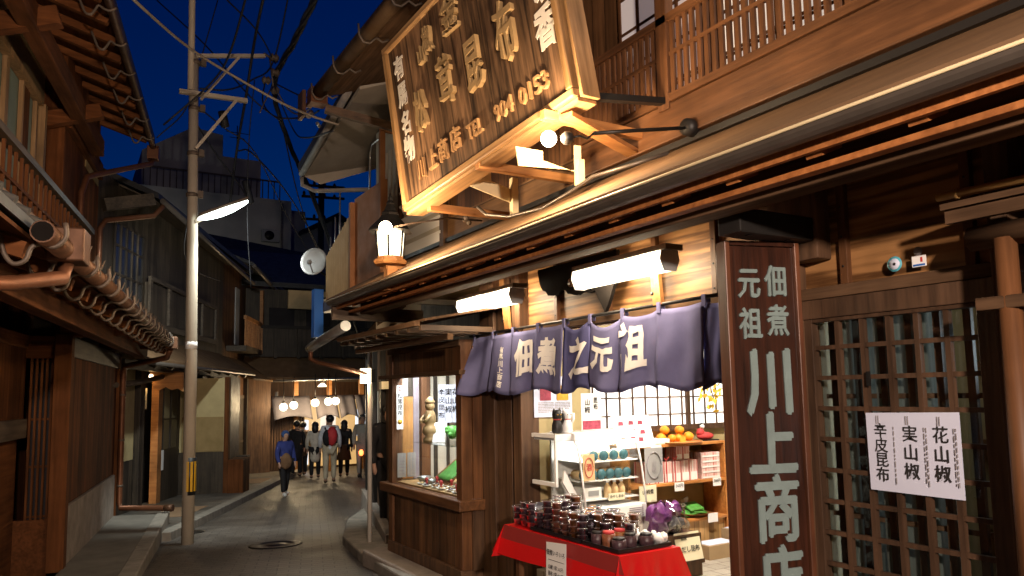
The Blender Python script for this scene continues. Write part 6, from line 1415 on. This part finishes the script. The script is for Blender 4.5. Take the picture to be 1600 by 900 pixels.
    if skirt:
        b = B(); b.lathe((0, 0, 0), [(.15, .98), (.19, .75), (.23, .52), (.22, .52)], 18); m = bpy.data.meshes.new('skirt'); m.from_pydata(b.v, [], b.f); put('skirt', m, skirt)
    return t
M['cloth_navy'] = plain('navy_jacket_cloth', (.035, .05, .22), .9); M['cloth_black'] = plain('black_cloth', (.015, .014, .016), .9); M['cloth_cream'] = plain('cream_coat_cloth', (.72, .66, .56), .9)
M['cloth_white'] = plain('pale_blue_shirt_cloth', (.72, .74, .80), .9); M['cloth_beige'] = plain('beige_trouser_cloth', (.60, .52, .38), .9); M['cloth_brown'] = plain('brown_cloth', (.13, .075, .04), .9)
M['cloth_grey'] = plain('grey_beige_jacket_cloth', (.42, .39, .33), .9); M['cloth_bag'] = plain('brown_bag_cloth', (.22, .12, .06), .9); M['cloth_must'] = plain('mustard_leather', (.40, .22, .05), .6); M['cloth_red'] = plain('red_backpack_cloth', (.60, .04, .045), .7); M['cap_blue'] = plain('blue_cap_cloth', (.04, .09, .25), .9)
M['shoe_dark'] = plain('dark_shoe_leather', (.03, .025, .022), .5); M['shoe_white'] = plain('white_shoe', (.7, .7, .7), .6)
def zg(x, y): return gz(x, y)
AW = radians(-17)
person(4.25, 16.95, zg(0, 16.95)+.0, 1.40, pi+.2, 'child in a blue cap and navy jacket walking at the kerb with a brown bag', 'cloth_navy', 'cloth_black', 'shoe_white', cap='cap_blue', stride=.14, armf=(.05, .1))
person(6.0, 22.6, zg(0, 22.6), 1.64, AW, 'person in a long black coat standing at the shutter of the bend shop', 'cloth_black', 'cloth_black', 'shoe_dark', longcoat=1, stride=.03)
person(6.3, 23.0, zg(0, 23.0), 1.60, AW+.5, 'person in a dark brown coat with a mustard bag beside the black coated one', 'cloth_brown', 'cloth_black', 'shoe_dark', longcoat=.6, stride=.03)
person(6.22, 21.45, zg(0, 21.45), 1.58, AW, 'woman in a cream coat with dark boots seen from behind', 'cloth_cream', 'cloth_black', 'shoe_dark', longcoat=1, stride=.05, longhair=True)
person(6.03, 19.45, zg(0, 19.45), 1.74, AW, 'man in a pale shirt and beige trousers walking away with a red backpack', 'cloth_white', 'cloth_beige', 'shoe_dark', stride=.10, armf=(.12, .05))
person(7.02, 21.3, zg(0, 21.3), 1.60, AW, 'long haired person in a black jacket and brown skirt seen from behind', 'cloth_black', 'cloth_black', 'shoe_dark', longhair=True, stride=.06, skirt='cloth_brown')
person(7.38, 20.75, zg(0, 20.75), 1.74, pi-.3, 'man in a grey beige jacket walking towards the camera by the white pipe', 'cloth_grey', 'cloth_grey', 'shoe_dark', stride=.15)
person(3.86, 9.85, zg(0, 9.85)+.11, 1.66, pi+.1, 'dark clothed figure standing in the shadow beside the show window', 'cloth_black', 'cloth_black', 'cloth_brown', stride=.10)
bpk = thing('red_backpack', 'red and black backpack worn by the man in beige trousers', 'backpack', (6.03, 19.45, .35)); bpk.rotation_euler.z = AW
b = B(); b.ball((6.03+.05, 19.45-.2, .50), .2, 12, (.72, .55, 1.25)); b.build('pack', 'cloth_red', bpk)
b = B(); b.ball((6.03-.08, 19.45-.19, .46), .18, 12, (.6, .6, 1.2)); b.build('side_pocket', 'cloth_black', bpk)
b = B(); b.tube([(6.03+.12, 19.45-.14, .68), (6.03+.13, 19.45, .74), (6.03+.12, 19.45+.12, .6)], .02, 6); b.tube([(6.03-.12, 19.45-.14, .68), (6.03-.13, 19.45, .74), (6.03-.12, 19.45+.12, .6)], .02, 6); b.build('straps', 'cloth_black', bpk)
bb_ = thing('brown_backpack', 'brown bag worn on the front of the child in the blue cap', 'bag', (4.25, 16.95, .2))
b = B(); b.ball((4.24, 16.80, .14), .13, 16, (1., .55, 1.35)); b.crumple(0, .03, 12); b.build('bag', 'cloth_bag', bb_)
mb = thing('mustard_bag', 'mustard shoulder bag carried by the person in the dark brown coat', 'bag', (6.55, 22.9, .1)); b = B(); b.ball((6.55, 22.8, .06), .15, 10, (1, .6, .9)); b.build('bag', 'cloth_must', mb)
b = B(); b.tube([(6.45, 22.85, .1), (6.42, 22.95, .45), (6.6, 22.9, .12)], .012, 5); b.build('strap', 'cloth_must', mb)
tl = thing('orange_lamp', 'small glowing orange red lamp low down beside the man in the grey jacket', 'lamp', (7.2, 20.3, -.2))
b = B(); b.ball((7.18, 20.3, -.05), .07, 10, (1, 1, 1.3)); b.build('glow', 'tail', tl); b = B(); b.tube([(7.18, 20.3, -.14), (7.18, 20.3, -.78)], .02, 6); b.lathe((7.18, 20.3, -.78), [(.12, 0), (.12, .02), (.02, .04)], 12); b.build('stand', 'iron', tl)
